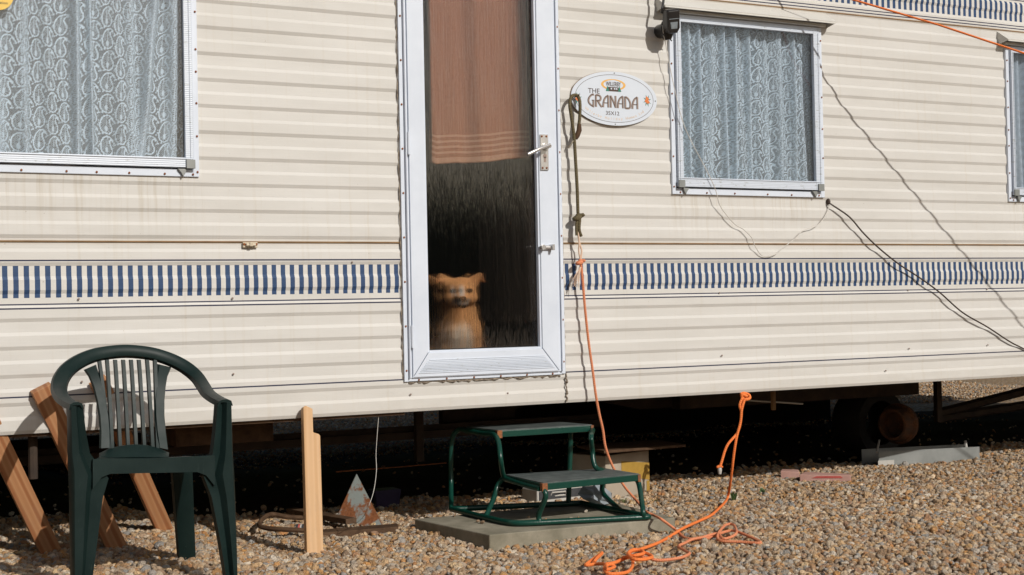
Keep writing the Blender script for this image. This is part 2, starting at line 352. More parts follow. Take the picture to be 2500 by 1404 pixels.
def chair_plastic():
    m, t = new_mat('dark_green_plastic'); b = NB(t)
    n = b.noise(b.coord(), 9, 5, 0.65); sc = b.noise(b.coord((60, 60, 6)), 4, 4, 0.7)
    c = b.ramp(n, [(0.3, (0.006, 0.015, 0.014)), (0.7, (0.010, 0.022, 0.020))])
    c = b.mix(b.n('ShaderNodeMapRange', {0: sc, 1: 0.62, 2: 0.78, 3: 0.0, 4: 0.5}).outputs[0], c, (0.06, 0.085, 0.08))
    b.out(b.pbsdf(c, b.m('MULTIPLY_ADD', n, 0.25, 0.33), 0, b.bump(n, 0.04, 0.003), 0.19)); return m
M['plastic_green'] = chair_plastic()

# ------------------------------------------------------------------ mesh builder
class MB:
    def __init__(s): s.v = []; s.f = []; s.uv = {}
    def add(s, vs, fs):
        o = len(s.v); s.v += [Vector(p) for p in vs]; s.f += [tuple(i + o for i in f) for f in fs]; return s
    def box(s, lo, hi):
        x0, y0, z0 = lo; x1, y1, z1 = hi
        return s.add([(x0, y0, z0), (x1, y0, z0), (x1, y1, z0), (x0, y1, z0), (x0, y0, z1), (x1, y0, z1), (x1, y1, z1), (x0, y1, z1)],
                     [(0, 3, 2, 1), (4, 5, 6, 7), (0, 1, 5, 4), (1, 2, 6, 5), (2, 3, 7, 6), (3, 0, 4, 7)])
    def hexa(s, bot, top):
        return s.add(list(bot) + list(top), [(0, 3, 2, 1), (4, 5, 6, 7), (0, 1, 5, 4), (1, 2, 6, 5), (2, 3, 7, 6), (3, 0, 4, 7)])
    def loft(s, rings, closed=True, caps=True):
        n = len(rings[0]); o = len(s.v)
        for r in rings: s.v += [Vector(p) for p in r]
        for i in range(len(rings) - 1):
            for j in range(n if closed else n - 1):
                a = o + i * n + j; b = o + i * n + (j + 1) % n
                s.f.append((a, b, b + n, a + n))
        if caps and closed:
            s.f.append(tuple(o + j for j in reversed(range(n)))); e = o + (len(rings) - 1) * n
            s.f.append(tuple(e + j for j in range(n)))
        return s
    def tube(s, pts, r, seg=8, taper=None):
        pts = [Vector(p) for p in pts]; n = len(pts); rings = []; L = 0.0; up = None; o = len(s.v); fo = len(s.f)
        lens = [0.0]
        for i in range(1, n): lens.append(lens[-1] + (pts[i] - pts[i - 1]).length)
        for i in range(n):
            t = (pts[min(i + 1, n - 1)] - pts[max(i - 1, 0)]).normalized()
            if up is None:
                up = Vector((0, 0, 1)) if abs(t.z) < 0.9 else Vector((1, 0, 0))
            up = (up - t * up.dot(t)); up = up.normalized() if up.length > 1e-6 else t.orthogonal().normalized()
            sd_ = t.cross(up); rr = r if taper is None else r * taper[i]
            rings.append([pts[i] + (up * math.cos(a) + sd_ * math.sin(a)) * rr for a in [2 * math.pi * k / seg for k in range(seg)]])
        s.loft(rings)
        for i in range(n - 1):
            for j in range(seg):
                k = fo + i * seg + j
                s.uv[k] = [(lens[i] / (2 * r * 3.1416), j / seg * 2), (lens[i] / (2 * r * 3.1416), (j + 1) / seg * 2), (lens[i + 1] / (2 * r * 3.1416), (j + 1) / seg * 2), (lens[i + 1] / (2 * r * 3.1416), j / seg * 2)]
        return s
    def cyl(s, a, b, r, seg=12, r2=None):
        return s.tube([a, b], r, seg, [1, (r2 if r2 is not None else r) / r])
    def ell(s, c, rad, nu=10, nv=6, rot=None):
        c = Vector(c); vs = []; fs = []
        for i in range(1, nv):
            th = math.pi * i / nv
            for j in range(nu):
                ph = 2 * math.pi * j / nu
                p = Vector((rad[0] * math.sin(th) * math.cos(ph), rad[1] * math.sin(th) * math.sin(ph), rad[2] * math.cos(th)))
                vs.append(c + (rot @ p if rot else p))
        t = Vector((0, 0, rad[2])); vs.append(c + (rot @ t if rot else t)); vs.append(c - (rot @ t if rot else t))
        for i in range(nv - 2):
            for j in range(nu):
                a = i * nu + j; b_ = i * nu + (j + 1) % nu
                fs.append((a, a + nu, b_ + nu, b_))
        T = len(vs) - 2
        for j in range(nu):
            fs.append((T, j, (j + 1) % nu)); fs.append((T + 1, (nv - 2) * nu + (j + 1) % nu, (nv - 2) * nu + j))
        return s.add(vs, fs)
    def prism(s, poly, ax, lo, hi):      # extrude a 2D outline along an axis
        def P(p, t):
            return {'X': (t, p[0], p[1]), 'Y': (p[0], t, p[1]), 'Z': (p[0], p[1], t)}[ax]
        n = len(poly)
        return s.add([P(p, lo) for p in poly] + [P(p, hi) for p in poly],
                     [tuple(range(n)), tuple(reversed(range(n, 2 * n)))] + [(i, i + n, (i + 1) % n + n, (i + 1) % n) for i in range(n)])
    def build(s, name, mat, parent=None, smooth=False, bevel=0.0, loc=None, seg=2):
        me = bpy.data.meshes.new(name)
        off = Vector((0, 0, 0))
        if parent is not None: off = root_loc(parent)
        elif loc is not None: off = Vector(loc)
        me.from_pydata([tuple(p - off) for p in s.v], [], s.f)
        if s.uv:
            ul = me.uv_layers.new(name='UVMap')
            for k, uvs in s.uv.items():
                p = me.polygons[k]
                for li, uv in zip(p.loop_indices, uvs): ul.data[li].uv = uv
        bm = bmesh.new(); bm.from_mesh(me); bmesh.ops.recalc_face_normals(bm, faces=bm.faces); bm.to_mesh(me); bm.free()
        me.materials.append(mat)
        if smooth:
            me.polygons.foreach_set('use_smooth', [True] * len(me.polygons))
            try: me.set_sharp_from_angle(angle=math.radians(40))
            except Exception: pass
        o = bpy.data.objects.new(name, me); COL.objects.link(o)
        if parent is not None: o.parent = parent
        elif loc is not None: o.location = loc
        if bevel:
            bv = o.modifiers.new('bevel', 'BEVEL'); bv.width = bevel; bv.segments = seg; bv.limit_method = 'ANGLE'; bv.angle_limit = math.radians(35)
        return o
def root_loc(o):
    l = Vector((0, 0, 0))
    while o is not None: l = l + o.location; o = o.parent
    return l
def tag(o, label=None, cat=None, group=None, kind=None):
    for k, v in (('label', label), ('category', cat), ('group', group), ('kind', kind)):
        if v: o[k] = v
    return o
def thing(name, label, cat, loc, group=None):
    o = bpy.data.objects.new(name, None); COL.objects.link(o); o.location = loc; o.empty_display_size = 0.1
    return tag(o, label, cat, group)
def crv(pts, n=8):                        # Catmull-Rom through the points
    P = [Vector(p) for p in pts]; P = [P[0] * 2 - P[1]] + P + [P[-1] * 2 - P[-2]]; out = []
    for i in range(1, len(P) - 2):
        for k in range(n):
            t = k / n; a, b, c, d = P[i - 1:i + 3]
            out.append(0.5 * ((2 * b) + (c - a) * t + (2 * a - 5 * b + 4 * c - d) * t * t + (3 * b - a - 3 * c + d) * t ** 3))
    out.append(P[-2]); return out

# ------------------------------------------------------------------ ground
def make_ground():
    xs = np.concatenate([np.linspace(-300, -6, 12), np.linspace(-5, 7, 121), np.linspace(8, 300, 12)])
    ys = np.concatenate([np.linspace(-300, -6, 12), np.linspace(-5, 6, 111), np.linspace(7, 300, 12)])
    XX, YY = np.meshgrid(xs, ys); ZZ = ground_h(XX, YY) - 0.016
    far = sstep(8, 12, np.hypot(XX, YY)); ZZ = ZZ * (1 - far) - 0.016 * far
    n, k = XX.shape; vs = np.stack([XX, YY, ZZ], -1).reshape(-1, 3)
    fs = [(i * k + j, i * k + j + 1, (i + 1) * k + j + 1, (i + 1) * k + j) for i in range(n - 1) for j in range(k - 1)]
    me = bpy.data.meshes.new('ground'); me.from_pydata(vs.tolist(), [], fs); me.materials.append(M['ground'])
    me.polygons.foreach_set('use_smooth', [True] * len(me.polygons))
    o = bpy.data.objects.new('ground', me); COL.objects.link(o); tag(o, kind='structure')
make_ground()

def make_gravel():
    pc = bpy.data.collections.new('pebble_shapes')
    for i in range(14):
        bm = bmesh.new(); bmesh.ops.create_icosphere(bm, subdivisions=2 if i < 10 else 1, radius=1.0)
        r = random.Random(i); ax = [Vector((r.gauss(0, 1), r.gauss(0, 1), r.gauss(0, 1))).normalized() for _ in range(9)]
        cut = [r.uniform(0.52, 0.95) for _ in ax]
        for v in bm.verts:
            p = v.co.copy()
            for a, c in zip(ax, cut):
                d = p.dot(a)
                if d > c: p -= a * (d - c) * 0.93
            v.co = Vector((p.x * r.uniform(0.98, 1.02), p.y * 0.80, p.z * 0.60))
        me = bpy.data.meshes.new('pebble_shape'); bm.to_mesh(me); bm.free(); me.materials.append(M['pebble'])
        me.polygons.foreach_set('use_smooth', [True] * len(me.polygons))
        o = bpy.data.objects.new('pebble_shape', me); pc.objects.link(o)
    pts = []; scl = []
    def region(x0, x1, y0, y1, sp, smin, smax, jz, lift=0.0):
        nx, ny = int((x1 - x0) / sp), int((y1 - y0) / sp)
        gx, gy = np.meshgrid(np.arange(nx), np.arange(ny))
        x = x0 + (gx.ravel() + rng.uniform(0, 1, nx * ny)) * sp; y = y0 + (gy.ravel() + rng.uniform(0, 1, nx * ny)) * sp
        # keep to a wide fan seen from the camera's side of the yard
        dx, dy = x - CAM.x, y - CAM.y
        a = np.degrees(np.arctan2(dx, dy)); keep = (a > -24) & (a < 62)
        x, y = x[keep], y[keep]
        s = smin + (smax - smin) * rng.beta(1.1, 3.6, len(x))
        z = ground_h(x, y) + rng.uniform(-jz, jz, len(x)) + lift
        pts.append(np.stack([x, y, z], 1)); scl.append(s)
    region(-3.6, 5.6, -2.6, 1.3, 0.0138, 0.0078, 0.0310, 0.009)
    region(-3.6, 5.8, 1.3, 4.2, 0.024, 0.008, 0.02, 0.005)
    for i in range(2):                                   # stones thinned out over the dark sheet that imitates shade under the caravan
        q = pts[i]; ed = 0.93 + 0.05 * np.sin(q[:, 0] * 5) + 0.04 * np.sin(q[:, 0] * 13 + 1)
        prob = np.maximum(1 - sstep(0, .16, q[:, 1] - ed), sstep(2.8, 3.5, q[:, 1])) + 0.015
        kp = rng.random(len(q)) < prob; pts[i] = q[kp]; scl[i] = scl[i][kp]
    region(-4.5, 9.0, 4.2, 12.0, 0.034, 0.010, 0.024, 0.004)
    # stray stones kicked up on the slab
    ex = [PZ(1178, 1275, 0.067), PZ(1166, 1272, 0.067), PZ(1380, 1270, 0.067), PZ(1395, 1266, 0.067), PZ(1412, 1265, 0.067), PZ(1430, 1248, 0.067), PZ(1330, 1271, 0.067), PZ(1110, 1258, 0.067), PZ(1290, 1262, 0.067)]
    pts.append(np.array([tuple(p) for p in ex])); scl.append(np.array([0.012, 0.011, 0.009, 0.010, 0.009, 0.010, 0.012, 0.008, 0.008]))
    def heap(p, r, n, h, z0=0.0):
        a = rng.uniform(0, 6.28, n); d = r * np.sqrt(rng.uniform(0.05, 1, n)); x, y = p.x + d * np.cos(a), p.y + d * np.sin(a)
        pts.append(np.stack([x, y, ground_h(x, y) + h * (1 - d / r) + rng.uniform(-.004, .004, n) + z0], 1)); scl.append(0.007 + 0.016 * rng.beta(1.2, 3, n))
    for q in ((134, 1349), (294, 1338), (412, 1300), (767, 1361), (458, 1372)): heap(PZ(q[0], q[1], .05 if q[0] < 500 else .0), .10, 120, .020)
    e0, e1, e2 = PZ(1195, 1330, .0), PZ(1648, 1290, .0), PZ(1012, 1290, .0)
    for k in range(26):
        t = k / 25; q = e0.lerp(e1, t); heap(q, .05, 26, .016 + .010 * math.sin(k * 2.1)); q = e0.lerp(e2, t); heap(q, .05, 22, .014 + .008 * math.sin(k * 1.7))
    for q in ((880, 1280), (940, 1282), (830, 1280), (1600, 1212), (2160, 1146), (2280, 1136)): heap(PZ(q[0], q[1], .01), .06, 40, .014)
    P = np.concatenate(pts); Sc = np.concatenate(scl); n = len(P)
    # no stones inside the slab
    me = bpy.data.meshes.new('gravel'); me.vertices.add(n); me.vertices.foreach_set('co', P.astype(np.float32).ravel())
    a = me.attributes.new('rot', 'FLOAT_VECTOR', 'POINT')
    rot = np.stack([rng.normal(0, 0.5, n), rng.normal(0, 0.5, n), rng.uniform(0, 6.28, n)], 1); a.data.foreach_set('vector', rot.astype(np.float32).ravel())
    a = me.attributes.new('size', 'FLOAT', 'POINT'); a.data.foreach_set('value', Sc.astype(np.float32))
    a = me.attributes.new('pick', 'INT', 'POINT'); a.data.foreach_set('value', rng.integers(0, 14, n).astype(np.int32))
    o = bpy.data.objects.new('gravel', me); COL.objects.link(o); me.materials.append(M['pebble'])
    ng = bpy.data.node_groups.new('scatter_pebbles', 'GeometryNodeTree')
    ng.interface.new_socket(name='Geometry', in_out='INPUT', socket_type='NodeSocketGeometry'); ng.interface.new_socket(name='Geometry', in_out='OUTPUT', socket_type='NodeSocketGeometry')
    gi = ng.nodes.new('NodeGroupInput'); go = ng.nodes.new('NodeGroupOutput'); ip = ng.nodes.new('GeometryNodeInstanceOnPoints')
    ci = ng.nodes.new('GeometryNodeCollectionInfo'); ci.inputs['Collection'].default_value = pc; ci.inputs['Separate Children'].default_value = True; ci.inputs['Reset Children'].default_value = True
    def na(nm, ty):
        k = ng.nodes.new('GeometryNodeInputNamedAttribute'); k.data_type = ty; k.inputs['Name'].default_value = nm; return [q for q in k.outputs if q.enabled and q.name == 'Attribute'][0]
    L = ng.links.new
    L(gi.outputs[0], ip.inputs['Points']); L(ci.outputs[0], ip.inputs['Instance']); ip.inputs['Pick Instance'].default_value = True
    L(na('pick', 'INT'), ip.inputs['Instance Index']); L(na('rot', 'FLOAT_VECTOR'), ip.inputs['Rotation']); L(na('size', 'FLOAT'), ip.inputs['Scale'])
    L(ip.outputs[0], go.inputs[0])
    md = o.modifiers.new('scatter', 'NODES'); md.node_group = ng
    tag(o, 'loose orange, tan and grey flint gravel covering the ground', 'gravel', kind='stuff')
make_gravel()

def make_shade_sheet():  # dark ground sheet added to imitate deep shade below the floor
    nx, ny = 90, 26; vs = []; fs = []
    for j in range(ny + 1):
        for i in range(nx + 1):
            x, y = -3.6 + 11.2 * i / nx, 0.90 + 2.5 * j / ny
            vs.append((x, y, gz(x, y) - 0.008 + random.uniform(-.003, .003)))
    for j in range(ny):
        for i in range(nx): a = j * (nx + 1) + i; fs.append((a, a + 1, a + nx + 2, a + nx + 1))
    m = MB(); m.v = [Vector(q) for q in vs]; m.f = fs; tag(m.build('shade_sheet', M['under_shade'], None, True), kind='structure')
make_shade_sheet()

# ------------------------------------------------------------------ the caravan shell
CAR = thing('caravan', 'long cream static caravan with blue striped corrugated siding', 'caravan', (0, 0, 0))
DZ, DP, DD = 1.073, 0.0954, 0.0058        # first dark step, pitch, relief of the corrugation
def prof_breaks(z0, z1):
    pts = []
    k0 = int((z0 - DZ) / DP) - 2
    for k in range(k0, k0 + 60):
        zc = DZ + k * DP
        pts += [(zc - 0.0065, DD / 2), (zc + 0.0065, -DD / 2), (zc + DP / 2 - 0.006, -DD / 2), (zc + DP / 2 + 0.006, DD / 2)]
    zs = [p[0] for p in pts]; ys = [p[1] for p in pts]
    out = [(z0, float(np.interp(z0, zs, ys)))] + [p for p in pts if z0 + 1e-5 < p[0] < z1 - 1e-5] + [(z1, float(np.interp(z1, zs, ys)))]
    return out
def siding(name, rects, mat, lip=None):
    mb = MB()
    for x0, x1, z0, z1 in rects:
        pr = prof_breaks(z0, z1)
        xs = [x0 + (x1 - x0) * i / max(1, int((x1 - x0) / 0.5)) for i in range(max(1, int((x1 - x0) / 0.5)) + 1)]
        rows = [[(x, y, z) for x in xs] for z, y in pr]
        if lip is not None and abs(z0 - lip) < 1e-6:
            rows = [[(x, 0.02, z0) for x in xs], [(x, pr[0][1], z0) for x in xs]] + rows[1:]
        o = len(mb.v); k = len(xs)
        for r in rows: mb.v += [Vector(p) for p in r]
        for i in range(len(rows) - 1):
            for j in range(k - 1): mb.f.append((o + i * k + j, o + i * k + j + 1, o + (i + 1) * k + j + 1, o + (i + 1) * k + j))
    return mb.build(name, mat, CAR)
XL, XR, ZB, ZS, ZT, ZR = -3.4, 7.4, 0.495, 1.152, 2.221, 2.66
DX0, DX1, DZ0, DZ1 = 0.012, 0.708, 0.62, 2.62        # door hole
# windows: hole rects (x0,x1,z0,z1)
LWh = (-2.06, -0.806, 1.392, 2.135); RWh = (1.288, 2.104, 1.374, 2.135); FWh = (3.31, 4.16, 1.374, 2.135)
g = 0.0022
siding('siding_panel', [(XL, DX0, ZB, ZS - g)], M['siding_l'], ZB)
siding('siding_panel', [(DX0, DX1, ZB + 0.0, DZ0)], M['siding_l'], ZB)
siding('siding_panel', [(DX1, XR, ZB, ZS - g)], M['siding_r'], ZB)
siding('siding_panel', [(XL, DX0, ZS + g, LWh[2]), (XL, LWh[0], LWh[2], LWh[3]), (LWh[1], DX0, LWh[2], LWh[3]), (XL, DX0, LWh[3], ZT - g)], M['siding_l'])
siding('siding_panel', [(DX1, XR, ZS + g, RWh[2]), (DX1, RWh[0], RWh[2], RWh[3]), (RWh[1], FWh[0], RWh[2], RWh[3]), (FWh[1], XR, RWh[2], RWh[3]), (DX1, XR, RWh[3], ZT - g)], M['siding_r'])
siding('siding_panel', [(XL, DX0, ZT + g, ZR)], M['siding_l'])
siding('siding_panel', [(DX1, XR, ZT + g, ZR)], M['siding_r'])
siding('siding_panel', [(DX0, DX1, DZ1, ZR)], M['siding_l'])
for z, x0, x1 in ((ZS, XL, DX0 - .002), (ZS, DX1 + .002, XR), (ZT, XL, DX0 - .002), (ZT, DX1 + .002, XR)):
    MB().box((x0, -0.0022, z - 0.0024), (x1, 0.012, z + 0.0024)).build('seam_strip', M['seam'], CAR)
MB().box((XL, 0.02, ZB - 0.012), (DX0, 0.05, ZB + 0.03)).build('bottom_batten', M['oldwood'], CAR)
MB().box((DX0 + .004, 0.024, ZB + 0.004), (XR, 0.05, ZB + 0.03)).build('bottom_batten', M['chassis'], CAR)
DEP = 3.7
MB().box((XL, 0.03, 0.525), (XR, DEP, 0.60)).build('floor', M['underside'], CAR)
MB().box((XL + .03, 0.06, 0.602), (XR - .03, DEP - .06, 0.612)).build('floor_covering', M['lino'], CAR)
MB().box((XL - .02, DEP, 0.50), (XR + .02, DEP + 0.05, ZR)).build('back_wall', M['siding_l'], CAR)
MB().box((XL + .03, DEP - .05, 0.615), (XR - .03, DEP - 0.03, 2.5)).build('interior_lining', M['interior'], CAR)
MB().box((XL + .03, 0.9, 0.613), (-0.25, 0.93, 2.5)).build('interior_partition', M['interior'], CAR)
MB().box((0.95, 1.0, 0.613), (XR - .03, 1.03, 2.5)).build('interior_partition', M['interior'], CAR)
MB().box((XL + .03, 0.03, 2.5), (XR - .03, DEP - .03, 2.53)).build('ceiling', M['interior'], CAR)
for x in (XL - .05, XR): MB().box((x, 0.0, ZB), (x + 0.05, DEP, ZR)).build('end_wall', M['siding_r'], CAR)
MB().prism([(-0.10, ZR), (-0.10, ZR + .05), (DEP / 2, ZR + .32), (DEP + .1, ZR + .05), (DEP + .1, ZR)], 'X', XL - .1, XR + .1).build('roof', M['roof'], CAR)

def screws(mb, pts, r=0.0042, y=-0.014):
    for x, z in pts: mb.ell((x, y, z), (r, 0.003, r), 7, 4)

# ---- windows
def window(x0, x1, z0, z1, gx0, gx1, gz0, gz1, stay_sides, screw_n):
    """x0..z1 trim outline, gx0..gz1 the visible glass"""
    w = MB()
    t = 0.021; y0 = -0.012
    w.box((x0, y0, z0), (x0 + t, 0.016, z1)); w.box((x1 - t, y0, z0), (x1, 0.016, z1))
    w.box((x0 + t, y0 + .0005, z0), (x1 - t, 0.016, z0 + 0.027)); w.box((x0 + t, y0 + .0005, z1 - .02), (x1 - t, 0.016, z1))
    w.box((x0 + t, -0.006, z0 + .03), (x0 + t + .006, 0.02, z1 - .02)); w.box((x1 - t - .006, -0.006, z0 + .03), (x1 - t, 0.02, z1 - .02))
    wo = w.build('window', M['white'], CAR, bevel=0.0018)
    s = MB(); ys0, ys1 = -0.026, -0.004
    sx0, sx1 = x0 + t + .003, x1 - t - .003; sz0 = z0 + 0.032
    s.box((sx0, ys0, sz0), (gx0, ys1, z1 - .022)); s.box((gx1, ys0, sz0), (sx1, ys1, z1 - .022))
    s.box((gx0, ys0 + .0006, sz0), (gx1, ys1, gz0)); s.box((gx0, ys0 + .0006, gz1), (gx1, ys1, z1 - .022))
    s.box((sx0 + .002, ys0 - .003, gz0 - .006), (sx1 - .002, ys0 + .001, gz0 - 0.002))       # drip ridge on the bottom rail
    s.box((sx0 + .008, ys0 - .003, sz0), (sx0 + .012, ys0 + .001, z1 - .03)); s.box((sx1 - .012, ys0 - .003, sz0), (sx1 - .008, ys0 + .001, z1 - .03))
    s.build('sash', M['dirty_white'], wo, bevel=0.0015)
    MB().box((gx0 - .004, -0.012, gz0 - .004), (gx1 + .004, -0.008, gz1 + .004)).build('pane', M['glass'], wo)
    MB().box((gx0 - .001, -0.0075, gz0), (gx0 + .004, -0.003, gz1)).build('glazing_seal', M['black'], wo)
    MB().box((gx1 - .004, -0.0075, gz0), (gx1 + .001, -0.003, gz1)).build('glazing_seal', M['black'], wo)
    for side in stay_sides:
        x = x1 - .036 if side > 0 else x0 + .036
        st = MB(); st.box((x - .016, -0.034, sz0 - .004), (x + .016, -0.0265, sz0 + .028))
        st.prism([(x - side * .045, z0 + .027), (x - side * .012, z0 + .027), (x - side * .018, z0 + .012), (x - side * .026, z0 - .001), (x - side * .032, z0 + .012)], 'Y', -0.024, -0.0135)
        st.build('window_stay', M['zinc'], wo, bevel=0.001)
    sc = MB(); xs = np.linspace(x0 + .03, x1 - .03, screw_n[0]); zs = np.linspace(z0 + .03, z1 - .06, screw_n[1])
    screws(sc, [(x + random.uniform(-.02, .02), z0 + .0085) for x in xs] + [(x0 + .007, z + random.uniform(-.02, .02)) for z in zs] + [(x1 - .007, z + random.uniform(-.02, .02)) for z in zs])
    sc.build('screw_row', M['rust'], wo)['kind'] = 'stuff'
    return wo
wl = window(-2.10, -0.793, 1.385, 2.142, -2.045, -0.846, 1.452, 2.10, (1,), (12, 7))
wr = window(1.274, 2.117, 1.364, 2.142, 1.325, 2.058, 1.436, 2.108, (1, -1), (6, 6))
wf = window(3.297, 4.17, 1.366, 2.142, 3.336, 4.12, 1.436, 2.108, (1, -1), (6, 7))
st = MB()
c = PY(-6, -13, -0.0135); R_ = 0.052
st.prism([(c.x + R_ * math.cos(a), c.z + R_ * math.sin(a)) for a in np.linspace(0, 6.283, 33)[:-1]], 'Y', -0.0135, -0.0128)
STK = st.build('sticker', M['sticker'], wl); STK['label'] = 'round yellow sticker on the glass'

def canopy(x0, x1):
    a, b_, c_ = (0.0, 2.212), (-0.066, 2.163), (0.0, 2.146)
    mb = MB(); th = 0.004
    # sloped face, two end cheeks and a return along the front edge
    mb.prism([(0.004, 2.214), (-0.068, 2.163), (-0.066, 2.160), (0.004, 2.207)], 'X', x0, x1)
    for x in (x0, x1 - th): mb.prism([(0.003, 2.206), (-0.0645, 2.1605), (-0.0645, 2.158), (0.003, 2.144)], 'X', x + .0005, x + th - .0005)
    mb.box((x0 + th, -0.067, 2.1545), (x1 - th, -0.0630, 2.1625))
    co = mb.build('window_canopy', M['canopy'], CAR)
    MB().box((x0 + .03, -0.03, 2.146), (x1 - .03, -0.002, 2.156)).build('canopy_rail', M['canopy'], co)
for x0, x1 in ((-2.17, -0.73), (1.214, 2.160), (3.255, 4.22)): canopy(x0, x1)

# ---- door
DYF = -0.024
def dx(px, py=700, Y=DYF): return PY(px, py, Y).x
fr = MB()
fz0, fz1 = 0.612, 2.60
fr.box((0.0, -0.013, fz0), (0.017, 0.01, fz1)); fr.box((0.705, -0.013, fz0 + .004), (0.722, 0.01, fz1))
fr.box((0.0175, -0.013, fz0 + .001), (0.7045, 0.01, fz0 + 0.013)); fr.box((0.0175, -0.013, fz1 - .02), (0.7045, 0.01, fz1))
fr.box((0.0175, -0.027, fz0 + .014), (0.0225, 0.01, fz1 - .02)); fr.box((0.6995, -0.027, fz0 + .014), (0.7045, 0.01, fz1 - .02))
fr.box((0.0235, -0.018, fz0 + .014), (0.030, 0.01, fz1 - .02)); fr.box((0.689, -0.018, fz0 + .014), (0.6985, 0.01, fz1 - .02))
fr.box((0.031, -0.020, fz0 + .0135), (0.688, 0.01, fz0 + 0.022))
DF = fr.build('door_frame', M['white'], CAR, bevel=0.0012)
sc = MB()
zz = list(np.arange(0.655, 2.55, 0.172))
screws(sc, [(0.0085, z) for z in zz] + [(0.7135, z + .01) for z in zz] + [(x, fz0 + .006) for x in np.linspace(0.06, 0.66, 6)], 0.0042, -0.015)
sc.build('screw_row', M['rust'], DF)['kind'] = 'stuff'
ms = MB()
pp = [(x, -0.006 + random.uniform(-.003, .003), fz0 - 0.003 + random.uniform(-.005, .002)) for x in np.linspace(0.02, 0.70, 60)]
ms.tube(pp, 0.0045, 6, [random.uniform(.4, 1.2) for _ in pp])
pp = [(0.727 + random.uniform(-.004, .004), -0.008, z) for z in np.linspace(0.50, 0.62, 22)]
ms.tube(pp, 0.0055, 6, [random.uniform(.3, 1.3) for _ in pp])
for sx in (-0.0035, 0.7255):
    pp = [(sx + random.uniform(-.001, .001), -0.004, z) for z in np.linspace(0.62, 2.55, 120)]
    ms.tube(pp, 0.0030, 5, [random.uniform(.2, 1.2) for _ in pp])
ms.build('mastic_bead', M['mastic'], DF)
# leaf
gx0, gx1, gz0_, gz1_ = dx(1043), dx(1322), PY(1180, 856, DYF).z, 2.52
lx0, lx1, lz0, lz1 = 0.0315, 0.6875, PY(1180, 914, DYF).z, 2.578
def bevframe(mb, o, i, yo, yi):
    ox0, ox1, oz0, oz1 = o; ix0, ix1, iz0, iz1 = i
    O = [(ox0, oz0), (ox1, oz0), (ox1, oz1), (ox0, oz1)]; I = [(ix0, iz0), (ix1, iz0), (ix1, iz1), (ix0, iz1)]
    for k in range(4):                                    # four mitred members, each with its own ends
        a, b_, c_, d = O[k], O[(k + 1) % 4], I[(k + 1) % 4], I[k]
        e = 0.0006
        cx = (a[0] + b_[0] + c_[0] + d[0]) / 4; cz = (a[1] + b_[1] + c_[1] + d[1]) / 4
        q = [(p[0] + (cx - p[0]) * e / 0.1, p[1] + (cz - p[1]) * 0.002) for p in (a, b_, c_, d)]
        mb.hexa([(p[0], yo, p[1]) for p in q], [(p[0], yi, p[1]) for p in q])
lf = MB(); bevframe(lf, (lx0, lx1, lz0, lz1), (gx0, gx1, gz0_, gz1_), DYF, 0.02)
DOOR = lf.build('door', M['white'], CAR, bevel=0.002)
rl = MB()
for k in range(9):                                         # ribs of the bottom rail
    z = lz0 + 0.014 + k * 0.0062; ins = 0.012 + (z - lz0) * 0.9
    rl.box((lx0 + ins, DYF - 0.0022, z), (lx1 - ins, DYF + .001, z + 0.0034))
rl.build('ribbed_rail', M['dirty_white'], DOOR)
bd = MB(); bt = 0.008
bd.box((gx0 - .0, DYF + .006, gz0_), (gx0 + bt, 0.012, gz1_)); bd.box((gx1 - bt, DYF + .006, gz0_), (gx1 - .0, 0.012, gz1_)); bd.box((gx0 + bt, DYF + .006, gz0_), (gx1 - bt, 0.012, gz0_ + bt))
bd.build('glazing_bead', M['white'], DOOR, bevel=0.001)
sl = MB(); sl.box((gx0 + bt, 0.0012, gz0_ + bt), (gx0 + bt + .004, 0.0035, gz1_)); sl.box((gx1 - bt - .004, 0.0012, gz0_ + bt), (gx1 - bt, 0.0035, gz1_)); sl.box((gx0 + bt, 0.0012, gz0_ + bt + .0001), (gx1 - bt, 0.0035, gz0_ + bt + .004)); sl.build('glazing_seal', M['black'], DOOR)
MB().add([(gx0 + .002, 0.005, gz0_ + .002), (gx1 - .002, 0.005, gz0_ + .002), (gx1 - .002, 0.005, gz1_), (gx0 + .002, 0.005, gz1_)], [(0, 1, 2, 3)]).build('door_glass', M['reeded'], DOOR)
# handle plate
hp0, hp1 = PY(1317, 328, DYF), PY(1338, 416, DYF)
hb = MB(); hb.box((hp0.x, DYF - 0.007, hp1.z), (hp1.x, DYF - .0005, hp0.z))
HP = hb.build('handle_plate', M['chrome'], DOOR, bevel=0.0015)
hs = MB()
for px, py in ((1323, 333), (1334, 333), (1325, 410), (1335, 410)):
    p = PY(px, py, DYF - .008); hs.ell(p, (0.0045, 0.003, 0.0045), 8, 4)
hs.build('screw_row', M['rust'], HP)['kind'] = 'stuff'
kh = MB(); p = PY(1330.5, 383, DYF - .0075); kh.cyl(p + Vector((0, -.001, .004)), p + Vector((0, .001, .004)), 0.0088, 14); kh.box((p.x - .005, p.y - .001, p.z - .021), (p.x + .005, p.y + .0012, p.z))
kh.build('lock_cylinder', M['inkgrey'], HP)
lv = MB()
a = PY(1332, 358, DYF - .008); a2 = a + Vector((0, -0.036, -.002)); b_ = PY(1300, 373, a2.y - 0.004)
lv.cyl(a, a + Vector((0, -.008, 0)), 0.015, 14); lv.cyl(a, a2, 0.0075, 10)
p0 = PY(1343, 353.5, a2.y); p1 = PY(1288, 377, a2.y - .006)
lv.tube(crv([p0, (p0 + p1) / 2 + Vector((0, -.003, .002)), p1], 5), 0.0072, 10)
lv.build('lever_handle', M['chrome'], DOOR, smooth=True)
lt = MB(); p = PY(1337, 604, DYF - .012)
